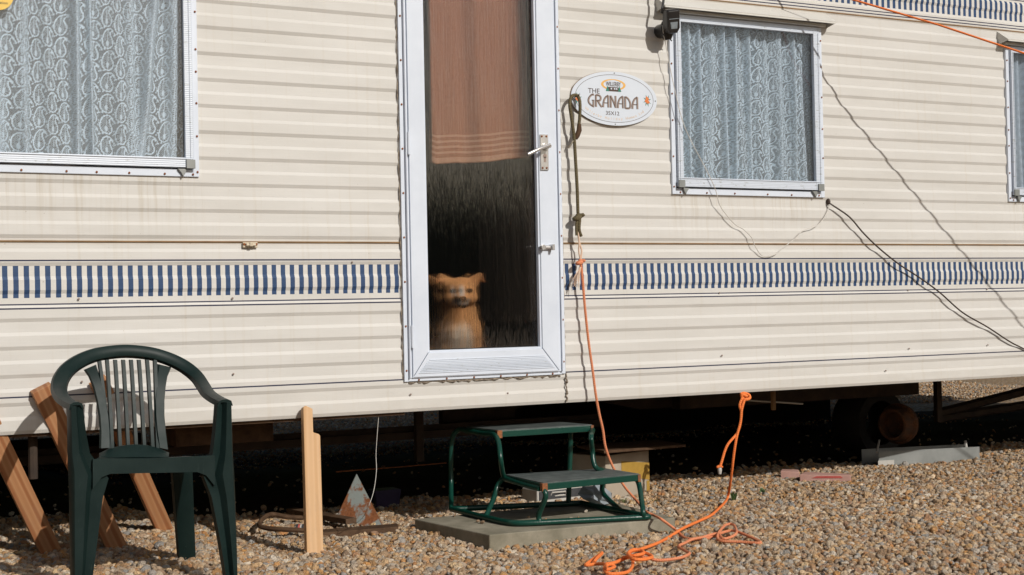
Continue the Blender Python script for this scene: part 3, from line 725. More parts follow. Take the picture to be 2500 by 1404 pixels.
lt.cyl(p + Vector((-.026, 0.004, 0)), p + Vector((.022, 0.004, 0)), 0.0085, 12); lt.box((p.x - .03, DYF - .014, p.z - .008), (p.x - .016, DYF - .001, p.z + .008)); lt.box((p.x + .014, DYF - .030, p.z - .012), (p.x + .024, DYF - .001, p.z + .012)); lt.cyl(p + Vector((-.024, -.012, 0)), p + Vector((-.024, .008, 0)), 0.011, 12)
lt.build('door_latch', M['chrome'], DOOR, bevel=0.001)
for py0, py1 in ((322, 378), (795, 850)):
    z0, z1 = PY(995, py1, -.02).z, PY(995, py0, -.02).z
    hg = MB(); hg.cyl((0.029, -0.029, z0), (0.029, -0.029, z1), 0.0055, 10); hg.box((0.0235, -0.0285, z0 + .002), (0.036, -0.0245, z1 - .002)); hg.build('hinge', M['white'], DOOR)

# ---- small fittings on the siding
ct = MB(); p = PY(610, 598, -0.005)
ct.box((p.x - .028, -0.011, p.z - .010), (p.x + .028, -0.0035, p.z + .010)); ct.cyl((p.x - .018, -.016, p.z), (p.x + .018, -.016, p.z), 0.0065, 10); ct.box((p.x - .006, -0.026, p.z - .006), (p.x + .006, -0.012, p.z + .008))
CT = ct.build('door_catch', M['brass'], CAR, bevel=0.0015)
cs = MB()
for s in (-1, 1): cs.ell((p.x + s * .023, -0.0115, p.z + .002), (.005, .003, .005), 8, 4)
cs.build('screw_row', M['rust'], CT)['kind'] = 'stuff'
bs = MB()
for px, py in ((570, 913), (200, 932), (1003, 963), (192, 730), (568, 728), (1757, 715), (1763, 868), (2163, 905), (2218, 708), (2410, 706), (2412, 842), (2220, 851), (1240, 960), (860, 640)):
    q = PY(px, py, -.004); bs.ell(q, (0.0042, 0.003, 0.0042), 7, 4)
bs.build('panel_rivets', M['inkgrey'], CAR)['kind'] = 'stuff'
bs.f and None
gr_ = MB(); p = PY(2022, 492, -.003); gr_.ell(p, (0.010, 0.012, 0.014), 10, 6); gr_.build('cable_grommet', M['cable'], CAR, smooth=True)
eb = MB(); GA = Vector((1.80, 0.0, 2.362)); eb.tube([GA + Vector((0.012 * math.cos(a), -.012 + .012 * math.sin(a) * 0.2, 0.012 * math.sin(a))) for a in np.linspace(0, 6.28, 14)], 0.003, 6); eb.cyl(GA + Vector((0, .004, .012)), GA + Vector((0, -.012, .012)), .004, 8); eb.build('eye_bolt', M['zinc'], CAR)

# ---- chassis below
MB().box((XL, 0.86, 0.30), (1.45, 0.92, 0.335)).box((XL, 0.885, 0.335), (1.45, 0.895, 0.36)).build('chassis_rail', M['chassis'], CAR)
MB().box((1.9, 0.86, 0.36), (PY(2232, 1000, .9).x, 0.93, 0.52)).build('chassis_rail', M['chassis'], CAR)
MB().box((XL, 2.72, 0.40), (XR, 2.80, 0.52)).build('chassis_rail', M['chassis'], CAR)
a0, a1 = PY(428, 1034, 0.3), PY(668, 1076, 0.3)
MB().box((a0.x, 0.3, a1.z), (a1.x, 0.7, 0.524)).build('service_box', M['oldwood'], CAR, bevel=.003)
for px in (1018, 2285):
    q = PY(px, 1000, 0.86); MB().box((q.x - .018, 0.83, 0.20), (q.x + .018, 0.859, 0.524)).build('jack_leg', M['chassis'], CAR)
MB().prism([(1.05, 0.524), (2.0, 0.524), (2.0, 0.36), (1.75, 0.36)], 'Y', 1.0, 1.06).build('outrigger', M['chassis'], CAR)
MB().prism([(0.62, 0.524), (0.62, 0.34), (1.0, 0.34), (1.0, 0.40), (1.35, 0.524)], 'Y', 0.94, 0.99).build('outrigger', M['chassis'], CAR)
for (p, q) in (((2285, 1010), (2520, 950)), ((2290, 1022), (2530, 985))):
    A, B = PY(p[0], p[1], 1.1), PY(q[0], q[1], 1.1); MB().tube([A, B], 0.028, 6).build('brace', M['chassis'], CAR)
MB().tube([PY(820, 1152, 0.8), PY(1000, 1138, 0.8), PY(1090, 1130, 0.8)], 0.003, 6).build('tie_rod', M['rust'], CAR)
MB().tube([PY(1820, 977, 0.4), PY(1960, 986, 0.4)], 0.004, 6).build('tie_rod', M['pale'], CAR)
for px in (80, 1890):
    q = PY(px, 1080, 0.10 if px < 100 else .3); MB().cyl((q.x, q.y, 0.33 if px < 100 else .38), (q.x, q.y, 0.524), 0.016 if px < 100 else .012, 8).build('floor_strut', M['chassis'] if px < 100 else M['seam'], CAR)
# added dark boards that block light from the middle of the far side
MB().box((2.1, 3.2, 0.0), (4.9, 3.24, 0.50)).build('light_block_board', M['underside'], CAR)
MB().box((-1.4, 3.3, 0.0), (-0.2, 3.34, 0.2)).build('light_block_board', M['underside'], CAR)
# wheel: rusty drum and rim facing the near left
def wheel():
    c = PY(2172, 1034, 0.95)
    r = Matrix.Rotation(math.radians(4), 3, 'Z')
    ax = r @ Vector((0, -1, 0)); u = ax.cross(Vector((0, 0, 1))).normalized(); v = Vector((0, 0, 1))
    def ring(d, rad): return [c + ax * d + (u * math.cos(t) + v * math.sin(t)) * rad for t in np.linspace(0, 2 * math.pi, 25)[:-1]]
    t_ = MB(); cz = c.z
    R = cz - 0.0
    t_.loft([ring(-0.26, R * .55), ring(-0.26, R * .92), ring(-0.22, R), ring(-0.10, R), ring(-0.055, R * .92), ring(-0.06, R * .62)], True, False)
    wo_ = t_.build('wheel', M['tyre'], CAR, smooth=True)
    c = PY(2191, 1035, 0.80); ax = Matrix.Rotation(math.radians(-72), 3, 'Z') @ Vector((0, -1, 0)); u = ax.cross(Vector((0, 0, 1))).normalized()
    d = MB(); d.loft([ring(-.04, .03), ring(-0.035, .108), ring(-.005, .112), ring(0.005, .098), ring(0.035, .092), ring(.062, .084), ring(.065, .072), ring(.0, .062), ring(-.004, .02)], True, True)
    d.build('brake_drum', M['drum'], wo_, smooth=True)
    for z0 in (0.3, 0.2):
        pass
wheel()

# ------------------------------------------------------------------ curtains, towel, dog
def lace_tile(n=96):
    """opacity of one paisley repeat"""
    w, h = 1.0, 1.42
    ny = int(n * h); xs = (np.arange(n) + .5) / n * w; ys = (np.arange(ny) + .5) / ny * h
    X, Y = np.meshgrid(xs, ys)
    out = np.full(X.shape, 0.40)
    def polyd(P, px, py):
        d = np.full(px.shape, 9.0)
        for (ax, ay), (bx, by) in zip(P[:-1], P[1:]):
            vx, vy = bx - ax, by - ay; L = vx * vx + vy * vy + 1e-9
            t = np.clip(((px - ax) * vx + (py - ay) * vy) / L, 0, 1)
            d = np.minimum(d, np.hypot(px - ax - t * vx, py - ay - t * vy))
        return d
    def inside(P, px, py):
        c = np.zeros(px.shape, bool)
        for (ax, ay), (bx, by) in zip(P, P[1:] + P[:1]):
            cond = ((ay > py) != (by > py)) & (px < (bx - ax) * (py - ay) / (by - ay + 1e-12) + ax); c ^= cond
        return c
    body = [(0.50, .12), (.66, .16), (.77, .28), (.81, .43), (.79, .58), (.72, .74), (.66, .90), (.68, 1.04), (.76, 1.13), (.85, 1.12), (.86, 1.04),
            (.80, 1.16), (.70, 1.24), (.55, 1.24), (.42, 1.16), (.31, 1.02), (.23, .84), (.19, .62), (.19, .44), (.24, .27), (.35, .16), (.50, .12)]
    net = 0.5 + 0.5 * np.sin(X * 60) * np.sin(Y * 60); out = 0.10 + 0.26 * net
    for ox in (-1, 0, 1):
        for oy in (-1.42, 0, 1.42):
            px, py = (X - ox - .5) / 1.20 + .5, (Y - oy - .70) / 1.10 + .70
            ins = inside(body, px, py); d = polyd(body, px, py)
            cx = 0.49 + 0.10 * np.clip((py - .5), 0, 1) ** 1.2
            rib = np.sin((py * 1.0 - np.abs(px - cx) * 1.1) * 62)
            val = np.where(rib > 0.1, 0.60, 0.10)
            val = np.where(np.abs(px - cx) < 0.020, 0.75, val)
            leaf = ((px - cx) / .085) ** 2 + ((py - .42) / .17) ** 2 < 1
            val = np.where(leaf, 0.88, val)
            val = np.where(d < .028, 0.15, val)
            out = np.where(ins, val, out)
            out = np.where((d < 0.052) & ~ins, 0.97, out); out = np.where((d < 0.02) & ins, 0.97, out)
            for (qx, qy, qr) in ((0.08, .10, .06), (.08, .82, .055), (.95, .66, .05), (.98, 1.30, .05), (.30, 1.36, .05)):
                out = np.where(np.hypot(px - qx, py - qy) < qr, 0.92, out)
    return out
TILE = lace_tile()
def curtain(name, label, cat, x0, x1, z0, z1, Yc, folds, mat, res=0.0024, tile=(0.0500, 0.0770), plain=False, group=None, flop=None):
    nx = int((x1 - x0) / res); nz = int((z1 - z0) / res)
    u = np.linspace(0, 1, nx + 1); w = np.linspace(0, 1, nz + 1); U, V = np.meshgrid(u, w)
    X = x0 + (x1 - x0) * U; Z = z0 + (z1 - z0) * V
    Yd = np.zeros_like(X); cloth = X.copy(); lay = np.zeros_like(X)
    for (fx, wid, amp, slant) in folds:
        d = (X - fx - slant * (z1 - Z)) / wid
        Yd -= 1.5 * amp * np.exp(-d * d)
        cloth += amp * 1.1 * np.tanh(d * 1.3)
        lay += amp / .022 * np.exp(-np.abs(d) ** 3 * 1.4)
    cloth += 0.010 * np.sin(X * 23 + Z * 3.1) + 0.006 * np.sin(Z * 9 + X * 17); Zc = Z + 0.010 * np.sin(X * 19 + 1) + 0.006 * np.sin(X * 41 + Z * 5)
    Yd += 0.010 * np.sin(X * 55 + 1.3 * np.sin(Z * 4)) + 0.004 * np.sin(X * 130 + Z * 3)
    if plain:
        a = 0.62 + 0.10 * np.sin(X * 900) * np.sin(Z * 900) + 0.16 * np.abs(np.gradient(Yd, axis=1)) / res * .4
        a = np.clip(a + 0.1 * rng.random(a.shape), 0, 1)
    else:
        cx = cloth / tile[0]; colid = np.floor(cx); fx_ = cx - colid
        cz = Zc / tile[1] + colid * 0.34; fz = cz - np.floor(cz)
        n, m_ = TILE.shape
        a = TILE[(fz * n).astype(int) % n, (fx_ * m_).astype(int) % m_]
        # several layers of net in a fold let less through
        st_ = 1.0 + 0.7 * np.abs(np.gradient(Yd, axis=1)) / res + 2.2 * lay
        a = 1 - (1 - np.clip(a, 0, .985)) ** st_
    vs = np.stack([X, Yc + Yd, Z], -1).reshape(-1, 3); off = np.array([(x0 + x1) / 2, Yc, z1])
    k = nx + 1
    i, j = np.meshgrid(np.arange(nz), np.arange(nx), indexing='ij'); b0 = (i * k + j).ravel()
    fs = np.stack([b0, b0 + 1, b0 + k + 1, b0 + k], 1)
    me = bpy.data.meshes.new(name); me.vertices.add(len(vs)); me.vertices.foreach_set('co', (vs - off).astype(np.float32).ravel())
    me.loops.add(len(fs) * 4); me.loops.foreach_set('vertex_index', fs.ravel().astype(np.int32))
    me.polygons.add(len(fs)); me.polygons.foreach_set('loop_start', np.arange(0, len(fs) * 4, 4, dtype=np.int32)); me.polygons.foreach_set('loop_total', np.full(len(fs), 4, np.int32))
    me.update(calc_edges=True); me.polygons.foreach_set('use_smooth', [True] * len(me.polygons))
    at = me.attributes.new('lace', 'FLOAT', 'POINT'); at.data.foreach_set('value', a.astype(np.float32).ravel())
    me.materials.append(mat); o = bpy.data.objects.new(name, me); COL.objects.link(o); o.location = off
    tag(o, label, cat, group); return o
curtain('lace_curtain', 'white paisley lace curtain behind the glass of the near left window', 'curtain', -2.07, -0.806, 1.43, 2.14, 0.045,
        [(-1.95, .02, .02, 0), (-1.85, .012, .02, 0), (-1.72, .02, .02, 0), (-1.62, .012, .024, 0), (-1.50, .03, .030, .03), (-1.385, .012, .018, .0), (-1.215, .012, .03, 0), (-1.165, .008, .022, 0), (-1.02, .02, .012, 0), (-0.925, .016, .03, -.10), (-0.86, .02, .018, -.03)], M['lace'], group='paisley lace curtains')
curtain('lace_curtain', 'white paisley lace curtain in the small window beside the oval sign', 'curtain', 1.30, 2.10, 1.41, 2.14, 0.045,
        [(1.345, .012, .016, 0), (1.395, .012, .024, 0), (1.45, .010, .022, 0), (1.52, .016, .014, 0), (1.585, .012, .024, 0), (1.645, .010, .022, 0), (1.73, .014, .020, 0), (1.83, .02, .012, 0), (1.90, .016, .016, 0), (1.985, .012, .016, 0.01), (2.06, .03, .014, 0.01)], M['lace'], group='paisley lace curtains')
curtain('net_curtain', 'plain pale blue net curtain in the window at the right edge', 'curtain', 3.32, 4.14, 1.41, 2.14, 0.045,
        [(3.36 + .06 * k, .014, .018, 0) for k in range(13)], M['net'], res=0.006, plain=True)

def make_towel():
    Yc = 0.055; x0, x1, z1 = PY(1049, 300, Yc).x, 0.625, 2.62; nx, nz = 120, 160; vs = []; uv = []; fs = []
    zl, zr = PY(1045, 404, Yc).z, PY(1298, 386, Yc).z
    for i in range(nz + 1):
        for j in range(nx + 1):
            u, v = j / nx, i / nz
            x = x0 + (x1 - x0) * u; zb = zl + (zr - zl) * min(1, u * 1.05) + .004 * math.sin(u * 9)
            if u < .04: zb += .012 * (1 - u / .04)
            y = Yc + 0.013 * math.sin(x * 26 + .6 * math.sin(v * 3)) + 0.008 * math.sin(x * 61 + v * 2) + (0.035 * sstep(0.80, 0.86, np.float64(u)) if u > .8 else 0)
            vs.append((x, y, zb + (z1 - zb) * v)); uv.append((u, (z1 - zb) * v))
    k = nx + 1
    mb = MB(); mb.v = [Vector(p) for p in vs]
    for i in range(nz):
        for j in range(nx):
            f = (i * k + j, i * k + j + 1, (i + 1) * k + j + 1, (i + 1) * k + j); mb.uv[len(mb.f)] = [uv[q] for q in f]; mb.f.append(f)
    o = mb.build('towel', M['towel'], None, smooth=True, loc=(0.36, 0.055, 2.6))
    sol = o.modifiers.new('thick', 'SOLIDIFY'); sol.thickness = 0.005
    tag(o, 'brown towel with pale stripes hung behind the upper door glass', 'towel')
make_towel()

def make_dog():
    H = PY(1124, 718, 0.235)            # centre of the head
    fl = 0.613
    mb = MB()
    E = mb.ell
    def cap(a, b, ra, rb, n=7):
        a, b = Vector(a), Vector(b)
        for i in range(n):
            t = i / (n - 1); E(a.lerp(b, t), (ra + (rb - ra) * t,) * 3, 12, 8)
    X, Y, Z = H
    E((X, Y + .01, Z + .012), (.070, .068, .060), 16, 10)          # skull
    E((X - .036, Y - .015, Z - .012), (.036, .042, .036), 12, 8); E((X + .036, Y - .015, Z - .012), (.036, .042, .036), 12, 8)   # cheeks
    cap((X + .001, Y - .04, Z - .014), (X + .003, Y - .105, Z - .034), .036, .026)     # muzzle
    E((X + .003, Y - .123, Z - .022), (.015, .010, .012), 10, 6)                           # nose
    E((X, Y - .055, Z + .022), (.030, .030, .022), 10, 6)                              # brow
    for s in (-1, 1):
        E((X + s * .034, Y - .052, Z + .014), (.014, .012, .009), 8, 6)
        cap((X + s * .052, Y + .012, Z + .048), (X + s * .082, Y + .005, Z + .074), .026, .016, 4)
        cap((X + s * .082, Y + .005, Z + .074), (X + s * .098, Y - .02, Z + .050), .016, .009, 4)    # folded ear tips
    cap((X, Y + .03, Z - .03), (X + .005, Y + .07, Z - .14), .062, .080)                # neck
    cap((X + .005, Y + .07, Z - .15), (X + .005, Y + .12, Z - .22), .088, .092)         # chest
    cap((X + .005, Y + .14, Z - .20), (X + .005, Y + .30, fl + .10), .088, .100, 9)    # back to rump
    for s in (-1, 1):
        cap((X + s * .055, Y + .075, Z - .19), (X + s * .050, Y + .060, fl + .03), .036, .024, 8)
        E((X + s * .05, Y + .035, fl + .018), (.028, .045, .018), 10, 6)
        E((X + s * .085, Y + .27, fl + .085), (.045, .075, .080), 12, 8)                 # haunch
        E((X + s * .095, Y + .17, fl + .020), (.026, .07, .020), 10, 6)                  # hind foot
    cap((X, Y + .39, fl + .06), (X + .14, Y + .46, fl + .03), .026, .014, 7)             # tail
    tmp = mb.build('dog', M['furs'])
    rm = tmp.modifiers.new('skin', 'REMESH'); rm.mode = 'VOXEL'; rm.voxel_size = 0.006
    sm = tmp.modifiers.new('smooth', 'SMOOTH'); sm.factor = 0.5; sm.iterations = 6
    dg = bpy.context.evaluated_depsgraph_get(); me = bpy.data.meshes.new_from_object(tmp.evaluated_get(dg))
    old = tmp.data; tmp.modifiers.clear(); tmp.data = me; bpy.data.meshes.remove(old); me.name = 'dog'
    n = len(me.vertices); co = np.empty(n * 3, np.float32); me.vertices.foreach_get('co', co); co = co.reshape(-1, 3)
    c = np.tile(np.array([0.80, 0.40, 0.17]), (n, 1))
    dx_, dy_, dz_ = co[:, 0] - X, co[:, 1] - Y, co[:, 2] - Z
    def put(mask, colr):
        m_ = np.clip(mask, 0, 1)[:, None]; c[:] = c * (1 - m_) + np.array(colr) * m_
    put(sstep(.02, .10, dy_) * 0.5, (0.36, 0.13, 0.04))
    put(sstep(.014, .006, np.abs(dx_)) * sstep(.045, .02, dz_) * sstep(-.035, -.05, dy_) * sstep(-.115, -.105, dy_), (0.72, 0.70, 0.66))     # blaze
    put(sstep(-.050, -.058, dy_) * sstep(-.012, -.03, dz_) * sstep(-.16, -.1, dz_), (0.30, 0.24, 0.19))    # muzzle sides
    put(sstep(-.07, -.085, dy_) * sstep(-.040, -.052, dz_), (0.035, 0.03, 0.028))                      # dark lips and chin
    put(sstep(.018, .014, np.hypot(dx_ - .003, (dz_ + .022) * 1.1)) * sstep(-.112, -.116, dy_), (0.012, 0.012, 0.014))   # nose
    for s in (-1, 1):
        put(sstep(.017, .011, np.hypot(dx_ - s * .034, (dz_ - .013) * 1.5)) * sstep(-.03, -.045, dy_), (0.02, 0.012, 0.01))   # eyes
        put(sstep(.075, .095, s * dx_) * sstep(.03, .05, dz_), (0.24, 0.09, 0.035))                   # ears
    put(sstep(1.25, .6, np.hypot((dx_ - .005) / .045, (dz_ + .20) / .085)) * sstep(.10, .06, dy_) * (.75 + .25 * np.sin(dx_ * 300) * np.sin(dz_ * 60)), (0.85, 0.78, 0.68))     # white bib
    put(sstep(fl + .10, fl + .05, co[:, 2]), (0.66, 0.58, 0.48))
    ca = me.attributes.new('fur', 'FLOAT_COLOR', 'POINT'); ca.data.foreach_set('color', np.concatenate([c, np.ones((n, 1))], 1).astype(np.float32).ravel())
    me.polygons.foreach_set('use_smooth', [True] * len(me.polygons))
    base = Vector((X, Y + .15, fl)); me.transform(Matrix.Translation(H) @ Matrix.Rotation(math.radians(-23), 4, 'Z') @ Matrix.Translation(-H)); me.transform(Matrix.Translation(-base)); tmp.location = base
    tag(tmp, 'ginger dog with white blaze and bib sitting behind the door glass', 'dog')
make_dog()

# ------------------------------------------------------------------ oval name sign
def text_mesh(body, size):
    cu = bpy.data.curves.new('lettering', 'FONT'); cu.body = body; cu.size = size; cu.align_x = 'CENTER'; cu.extrude = 0.0003; cu.resolution_u = 3
    to = bpy.data.objects.new('lettering', cu); COL.objects.link(to)
    dg = bpy.context.evaluated_depsgraph_get(); dg.update(); me = bpy.data.meshes.new_from_object(to.evaluated_get(dg))
    vs = [v.co.copy() for v in me.vertices]; fs = [tuple(p.vertices) for p in me.polygons]
    bpy.data.objects.remove(to); bpy.data.curves.remove(cu); bpy.data.meshes.remove(me); return vs, fs
def put_text(mb, body, size, x, z, y, rot=0.0, sx=1.0):
    vs, fs = text_mesh(body, size); cr, sr = math.cos(rot), math.sin(rot)
    mb.add([(x + (v.x * sx) * cr - v.y * sr, y - v.z, z + (v.x * sx) * sr + v.y * cr) for v in vs], fs)
def make_sign():
    Cn = Vector((0.988, -0.010, 1.7595)); A, B = 0.213, 0.1135
    T = thing('oval_sign', 'oval white name plate with dark lettering on the siding right of the door', 'sign', (Cn.x, 0.0, Cn.z - B))
    def P(a, b_, n=64): return [(Cn.x + a * math.cos(t), Cn.z + b_ * math.sin(t)) for t in np.linspace(0, 2 * math.pi, n + 1)[:-1]]
    m = MB(); m.prism(P(A, B), 'Y', -0.0135, -0.0048); m.build('plate', M['sign'], T)
    m = MB(); m.prism(P(A + .0012, B + .0012), 'Y', -0.0075, -0.0042); m.build('plate_edge', M['seam'], T)
    Yf = -0.0139
    def ribbon(mb, P_, w, y=Yf):
        P_ = [Vector((p[0], 0, p[1])) for p in P_]; L = []
        for i in range(len(P_)):
            t = (P_[min(i + 1, len(P_) - 1)] - P_[max(i - 1, 0)]).normalized(); nn = Vector((-t.z, 0, t.x)); L.append((P_[i] - nn * w / 2, P_[i] + nn * w / 2))
        vs = []
        for a, b_ in L: vs += [(a.x, y, a.z), (b_.x, y, b_.z)]
        mb.add(vs, [(2 * i, 2 * i + 2, 2 * i + 3, 2 * i + 1) for i in range(len(L) - 1)])
    m = MB(); e = P(A * .91, B * .88, 96); ribbon(m, e + [e[0], e[1]], 0.0016); m.build('border_line', M['ink'], T)
    # ochre ring of the maker's emblem
    lx, lz = PY(1497.5, 207, -.014).x, PY(1497.5, 207, -.014).z
    m = MB(); e = [(lx + .056 * math.cos(t), lz + .0265 * math.sin(t)) for t in np.linspace(0, 6.2832, 49)]
    vs = []; n = len(e)
    for t in np.linspace(0, 6.2832, 49):
        k = 0.006 + 0.006 * abs(math.cos(t)); vs += [(lx + .061 * math.cos(t), Yf, lz + .0235 * math.sin(t)), (lx + (.061 - k) * math.cos(t), Yf, lz + (.0235 - k * .55) * math.sin(t))]
    m.add(vs, [(2 * i, 2 * i + 2, 2 * i + 3, 2 * i + 1) for i in range(48)]); m.build('emblem_ring', M['inkorange'], T)
    m = MB(); put_text(m, 'WILLERBY', 0.026, lx, lz - .006, Yf - .0006, 0, 0.62); m.build('emblem_lettering', M['ink'], T)
    m = MB(); m.box((lx - .026, Yf - .0004, lz - .028), (lx + .026, Yf, lz - .010)); m.build('emblem_cottage', M['ink'], T)
    m = MB()
    for k in (-.014, .002, .012): m.box((lx + k, Yf - .0008, lz - .020), (lx + k + .007, Yf - .0004, lz - .014))
    m.build('emblem_window', M['sign'], T)
    for s in (-1, 1):
        m = MB(); m.add([(lx + s * .030 - .008, Yf - .0009, lz - .028), (lx + s * .030 + .008, Yf - .0009, lz - .028), (lx + s * .030, Yf - .0009, lz - .004)], [(0, 1, 2)]); m.build('emblem_tree', M['inkgreen'], T)
    m = MB(); q = PY(1450, 226, -.014); put_text(m, 'THE', 0.030, q.x, q.z - .003, Yf - .0002, 0, 1.05); m.build('small_lettering', M['ink'], T)
    q = PY(1495.5, 281, -.014); m = MB(); put_text(m, '35X12', 0.023, q.x, q.z, Yf - .0002, 0, 1.1); m.build('size_lettering', M['ink'], T)
    # tall deco capitals drawn as strokes
    G = {'G': [[(.95, 1.0), (.62, .97), (.30, .80), (.12, .55), (.20, .30), (.50, .12), (.95, 0)], [(.85, .03), (.85, .52)], [(.58, .52), (.98, .52)]],
         'R': [[(.12, 0), (.12, 1)], [(.12, .97), (.6, .95), (.85, .78), (.7, .55), (.2, .50)], [(.42, .5), (.65, .25), (.98, 0)]],
         'A': [[(.08, 0), (.16, .45), (.42, .80), (.88, 1.0)], [(.86, 1.0), (.86, 0)], [(.14, .36), (.86, .36)]],
         'N': [[(.12, 0), (.12, 1)], [(.12, .98), (.50, .55), (.86, .04)], [(.86, 0), (.86, 1)]],
         'D': [[(.12, 0), (.12, 1)], [(.12, .98), (.55, .82), (.86, .50), (.88, .22), (.7, .04), (.1, .02)]]}
    x0, x1 = PY(1435, 262, -.014).x, PY(1560, 262, -.014).x; zb, zt = PY(1500, 263.5, -.014).z, PY(1500, 234, -.014).z
    cw = (x1 - x0) / 7; h = (zt - zb); g1, g2 = MB(), MB()
    for i, ch in enumerate('GRANADA'):
        for k, stroke in enumerate(G[ch]):
            if len(stroke) > 2: stroke = [(p.x, p.z) for p in crv([(a, 0, b_) for a, b_ in stroke], 5)]
            q = [(x0 + (i + a * .90 + .03) * cw, zb + b_ * h) for a, b_ in stroke]
            hz = abs(stroke[0][1] - stroke[-1][1]) < .1 and len(stroke) == 2
            ribbon(g1, q, 0.0042 if hz else 0.0088, Yf - .00005 * k)
            ribbon(g2, [(a - (0 if hz else .0040), b_ + (.0012 if hz else .0)) for a, b_ in q], 0.0022 if hz else 0.0030, Yf - .0005 - .00005 * k)
    g1.build('name_lettering', M['inkgrey'], T); g2.build('name_shading', M['ink'], T)
    m = MB(); s = 'Willerby Holiday Homes Ltd'
    for i, ch in enumerate(s):
        if ch == ' ': continue
        t = math.radians(216 + (324 - 216) * i / (len(s) - 1)); x, z = Cn.x + A * .83 * math.cos(t), Cn.z + B * .80 * math.sin(t)
        tx, tz = -A * .83 * math.sin(t), B * .80 * math.cos(t)
        put_text(m, ch, 0.017, x, z, Yf, math.atan2(tz, tx), 1.0)
    m.build('arc_lettering', M['inkpale'], T)
    for px, py in ((1411, 240), (1580, 246)):
        q = PY(px, py, -.014); fl_, lf_ = MB(), MB()
        for k in range(7):
            a = k * 2.4; rr = .009 * (k / 7) ** .5
            fl_.ell((q.x + rr * math.cos(a), Yf - .0004, q.z + 1.5 * rr * math.sin(a)), (.006, .0006, .006), 8, 4)
        for k in range(8):
            a = k * .785 + .3; d = Vector((math.cos(a), 0, 1.3 * math.sin(a))); n_ = Vector((-d.z, 0, d.x)) * .22
            c0 = Vector((q.x, Yf - .0002, q.z)); lf_.add([c0 + d * .009 + n_ * .012, c0 + d * .009 - n_ * .012, c0 + d * .021], [(0, 1, 2)])
        fl_.build('flower_print', M['inkred'], T); lf_.build('leaf_print', M['inkgreen'], T)
    for x, z in ((Cn.x, Cn.z + B * .945), (Cn.x, Cn.z - B * .945), (Cn.x + A * .962, Cn.z)):
        m = MB(); m.ell((x, -0.0142, z), (.0032, .002, .0032), 8, 4); m.build('screw', M['zinc'], T)
make_sign()
# lettering on the window sticker
m = MB(); q = PY(7, 7, -.0142); put_text(m, 'ration', 0.0135, q.x, q.z - .004, -.0141); m.build('lettering', M['ink'], wl)

# ------------------------------------------------------------------ lamp, wires, ropes
def make_lamp():
    c = PY(1637, 52, -0.10)
    T = thing('security_light', 'black security light with motion sensor fixed beside the small window', 'light', (c.x - .02, 0.0, c.z - .1))
    b_ = PY(1622, 74, -0.04)
    m = MB(); m.tube([(b_.x, -.05, b_.z + .038), (b_.x + .002, -.05, b_.z + .02), (b_.x + .006, -.05, b_.z - .02), (b_.x + .010, -.05, b_.z - .042)], 0.028, 16, [.55, .95, 1.05, .55]); m.cyl((b_.x, -.06, b_.z), (b_.x, -.005, b_.z), .030, 14)
    m.build('lamp_body', M['black'], T, smooth=True)
    # sensor head
    hc = Vector((c.x, -0.105, c.z)); R = Matrix.Rotation(math.radians(-8), 3, 'Y') @ Matrix.Rotation(math.radians(-10), 3, 'Z') @ Matrix.Rotation(math.radians(14), 3, 'X')
    prof = [(-.030, .045), (-.024, .050), (.024, .050), (.030, .045), (.030, -.030), (.018, -.050), (-.018, -.050), (-.030, -.030)]
    m = MB(); m.loft([[hc + R @ Vector((x * s, y, z * s)) for x, z in prof] for s, y in ((.85, .028), (1.0, .020), (1.0, -.018), (.9, -.026))])
    HD = m.build('sensor_head', M['black'], T, bevel=.003)
    m = MB(); m.add([hc + R @ Vector(p) for p in ((-.017, -.0275, -.002), (.017, -.0275, -.002), (.014, -.0275, -.030), (-.014, -.0275, -.030))], [(0, 1, 2, 3)]); m.add([hc + R @ Vector(p) for p in ((-.014, -.0285, -.008), (.014, -.0285, -.008), (.011, -.0285, -.026), (-.011, -.0285, -.026))], [(0, 1, 2, 3)]); m.build('sensor_lens', M['grey'], HD)
    m = MB(); m.add([hc + R @ Vector(p) for p in ((-.022, -.0272, .010), (.022, -.0272, .010), (.022, -.0272, .0125), (-.022, -.0272, .0125))], [(0, 1, 2, 3)]); m.build('head_groove', M['grey'], HD)
    m = MB(); a = PY(1620, 0, -.09); m.tube([a + Vector((.004, 0, .12)), a, PY(1617, 20, -.09), PY(1615, 33, -.085)], .0055, 8); m.build('bracket_arm', M['black'], T)
    m = MB(); m.tube([PY(1633, 93, -.05), PY(1640, 100, -.05)], .003, 6); m.build('adjuster', M['black'], T)
make_lamp()

def rope(mb, pts, r, seg=8, n=8): mb.tube(crv(pts, n), r, seg)
def wig(pts, amp, seed):
    q = random.Random(seed); return [p + Vector((q.uniform(-amp, amp), 0, q.uniform(-amp, amp))) for p in pts]
# thin white wire drooping from the lamp across the small window to the cable hole
m = MB()
wp = [(1618, 62, -.07), (1620, 84, -.06), (1626, 112, -.05), (1637, 170, -.045), (1652, 240, -.045), (1668, 300, -.045), (1690, 350, -.045), (1714, 395, -.042), (1737, 440, -.040), (1749, 470, -.036), (1757, 500, -.030), (1774, 525, -.022), (1795, 548, -.018), (1815, 560, -.02), (1835, 580, -.024), (1843, 600, -.022), (1861, 624, -.014), (1890, 622, -.018), (1912, 605, -.022), (1940, 583, -.022), (1962, 562, -.022), (1990, 553, -.02), (2010, 535, -.018), (2022, 512, -.012), (2024, 496, -.006)]
wp = [(x + 0, y, Y) for x, y, Y in wp]
rope(m, [PY(*p) for p in wp], 0.0019, 6, 5)
tag(m.build('white_wire', M['wire'], None, True, loc=PY(1815, 560, -.02)), 'thin white wire drooping from the security light past the window to the cable hole', 'wire')
m = MB()
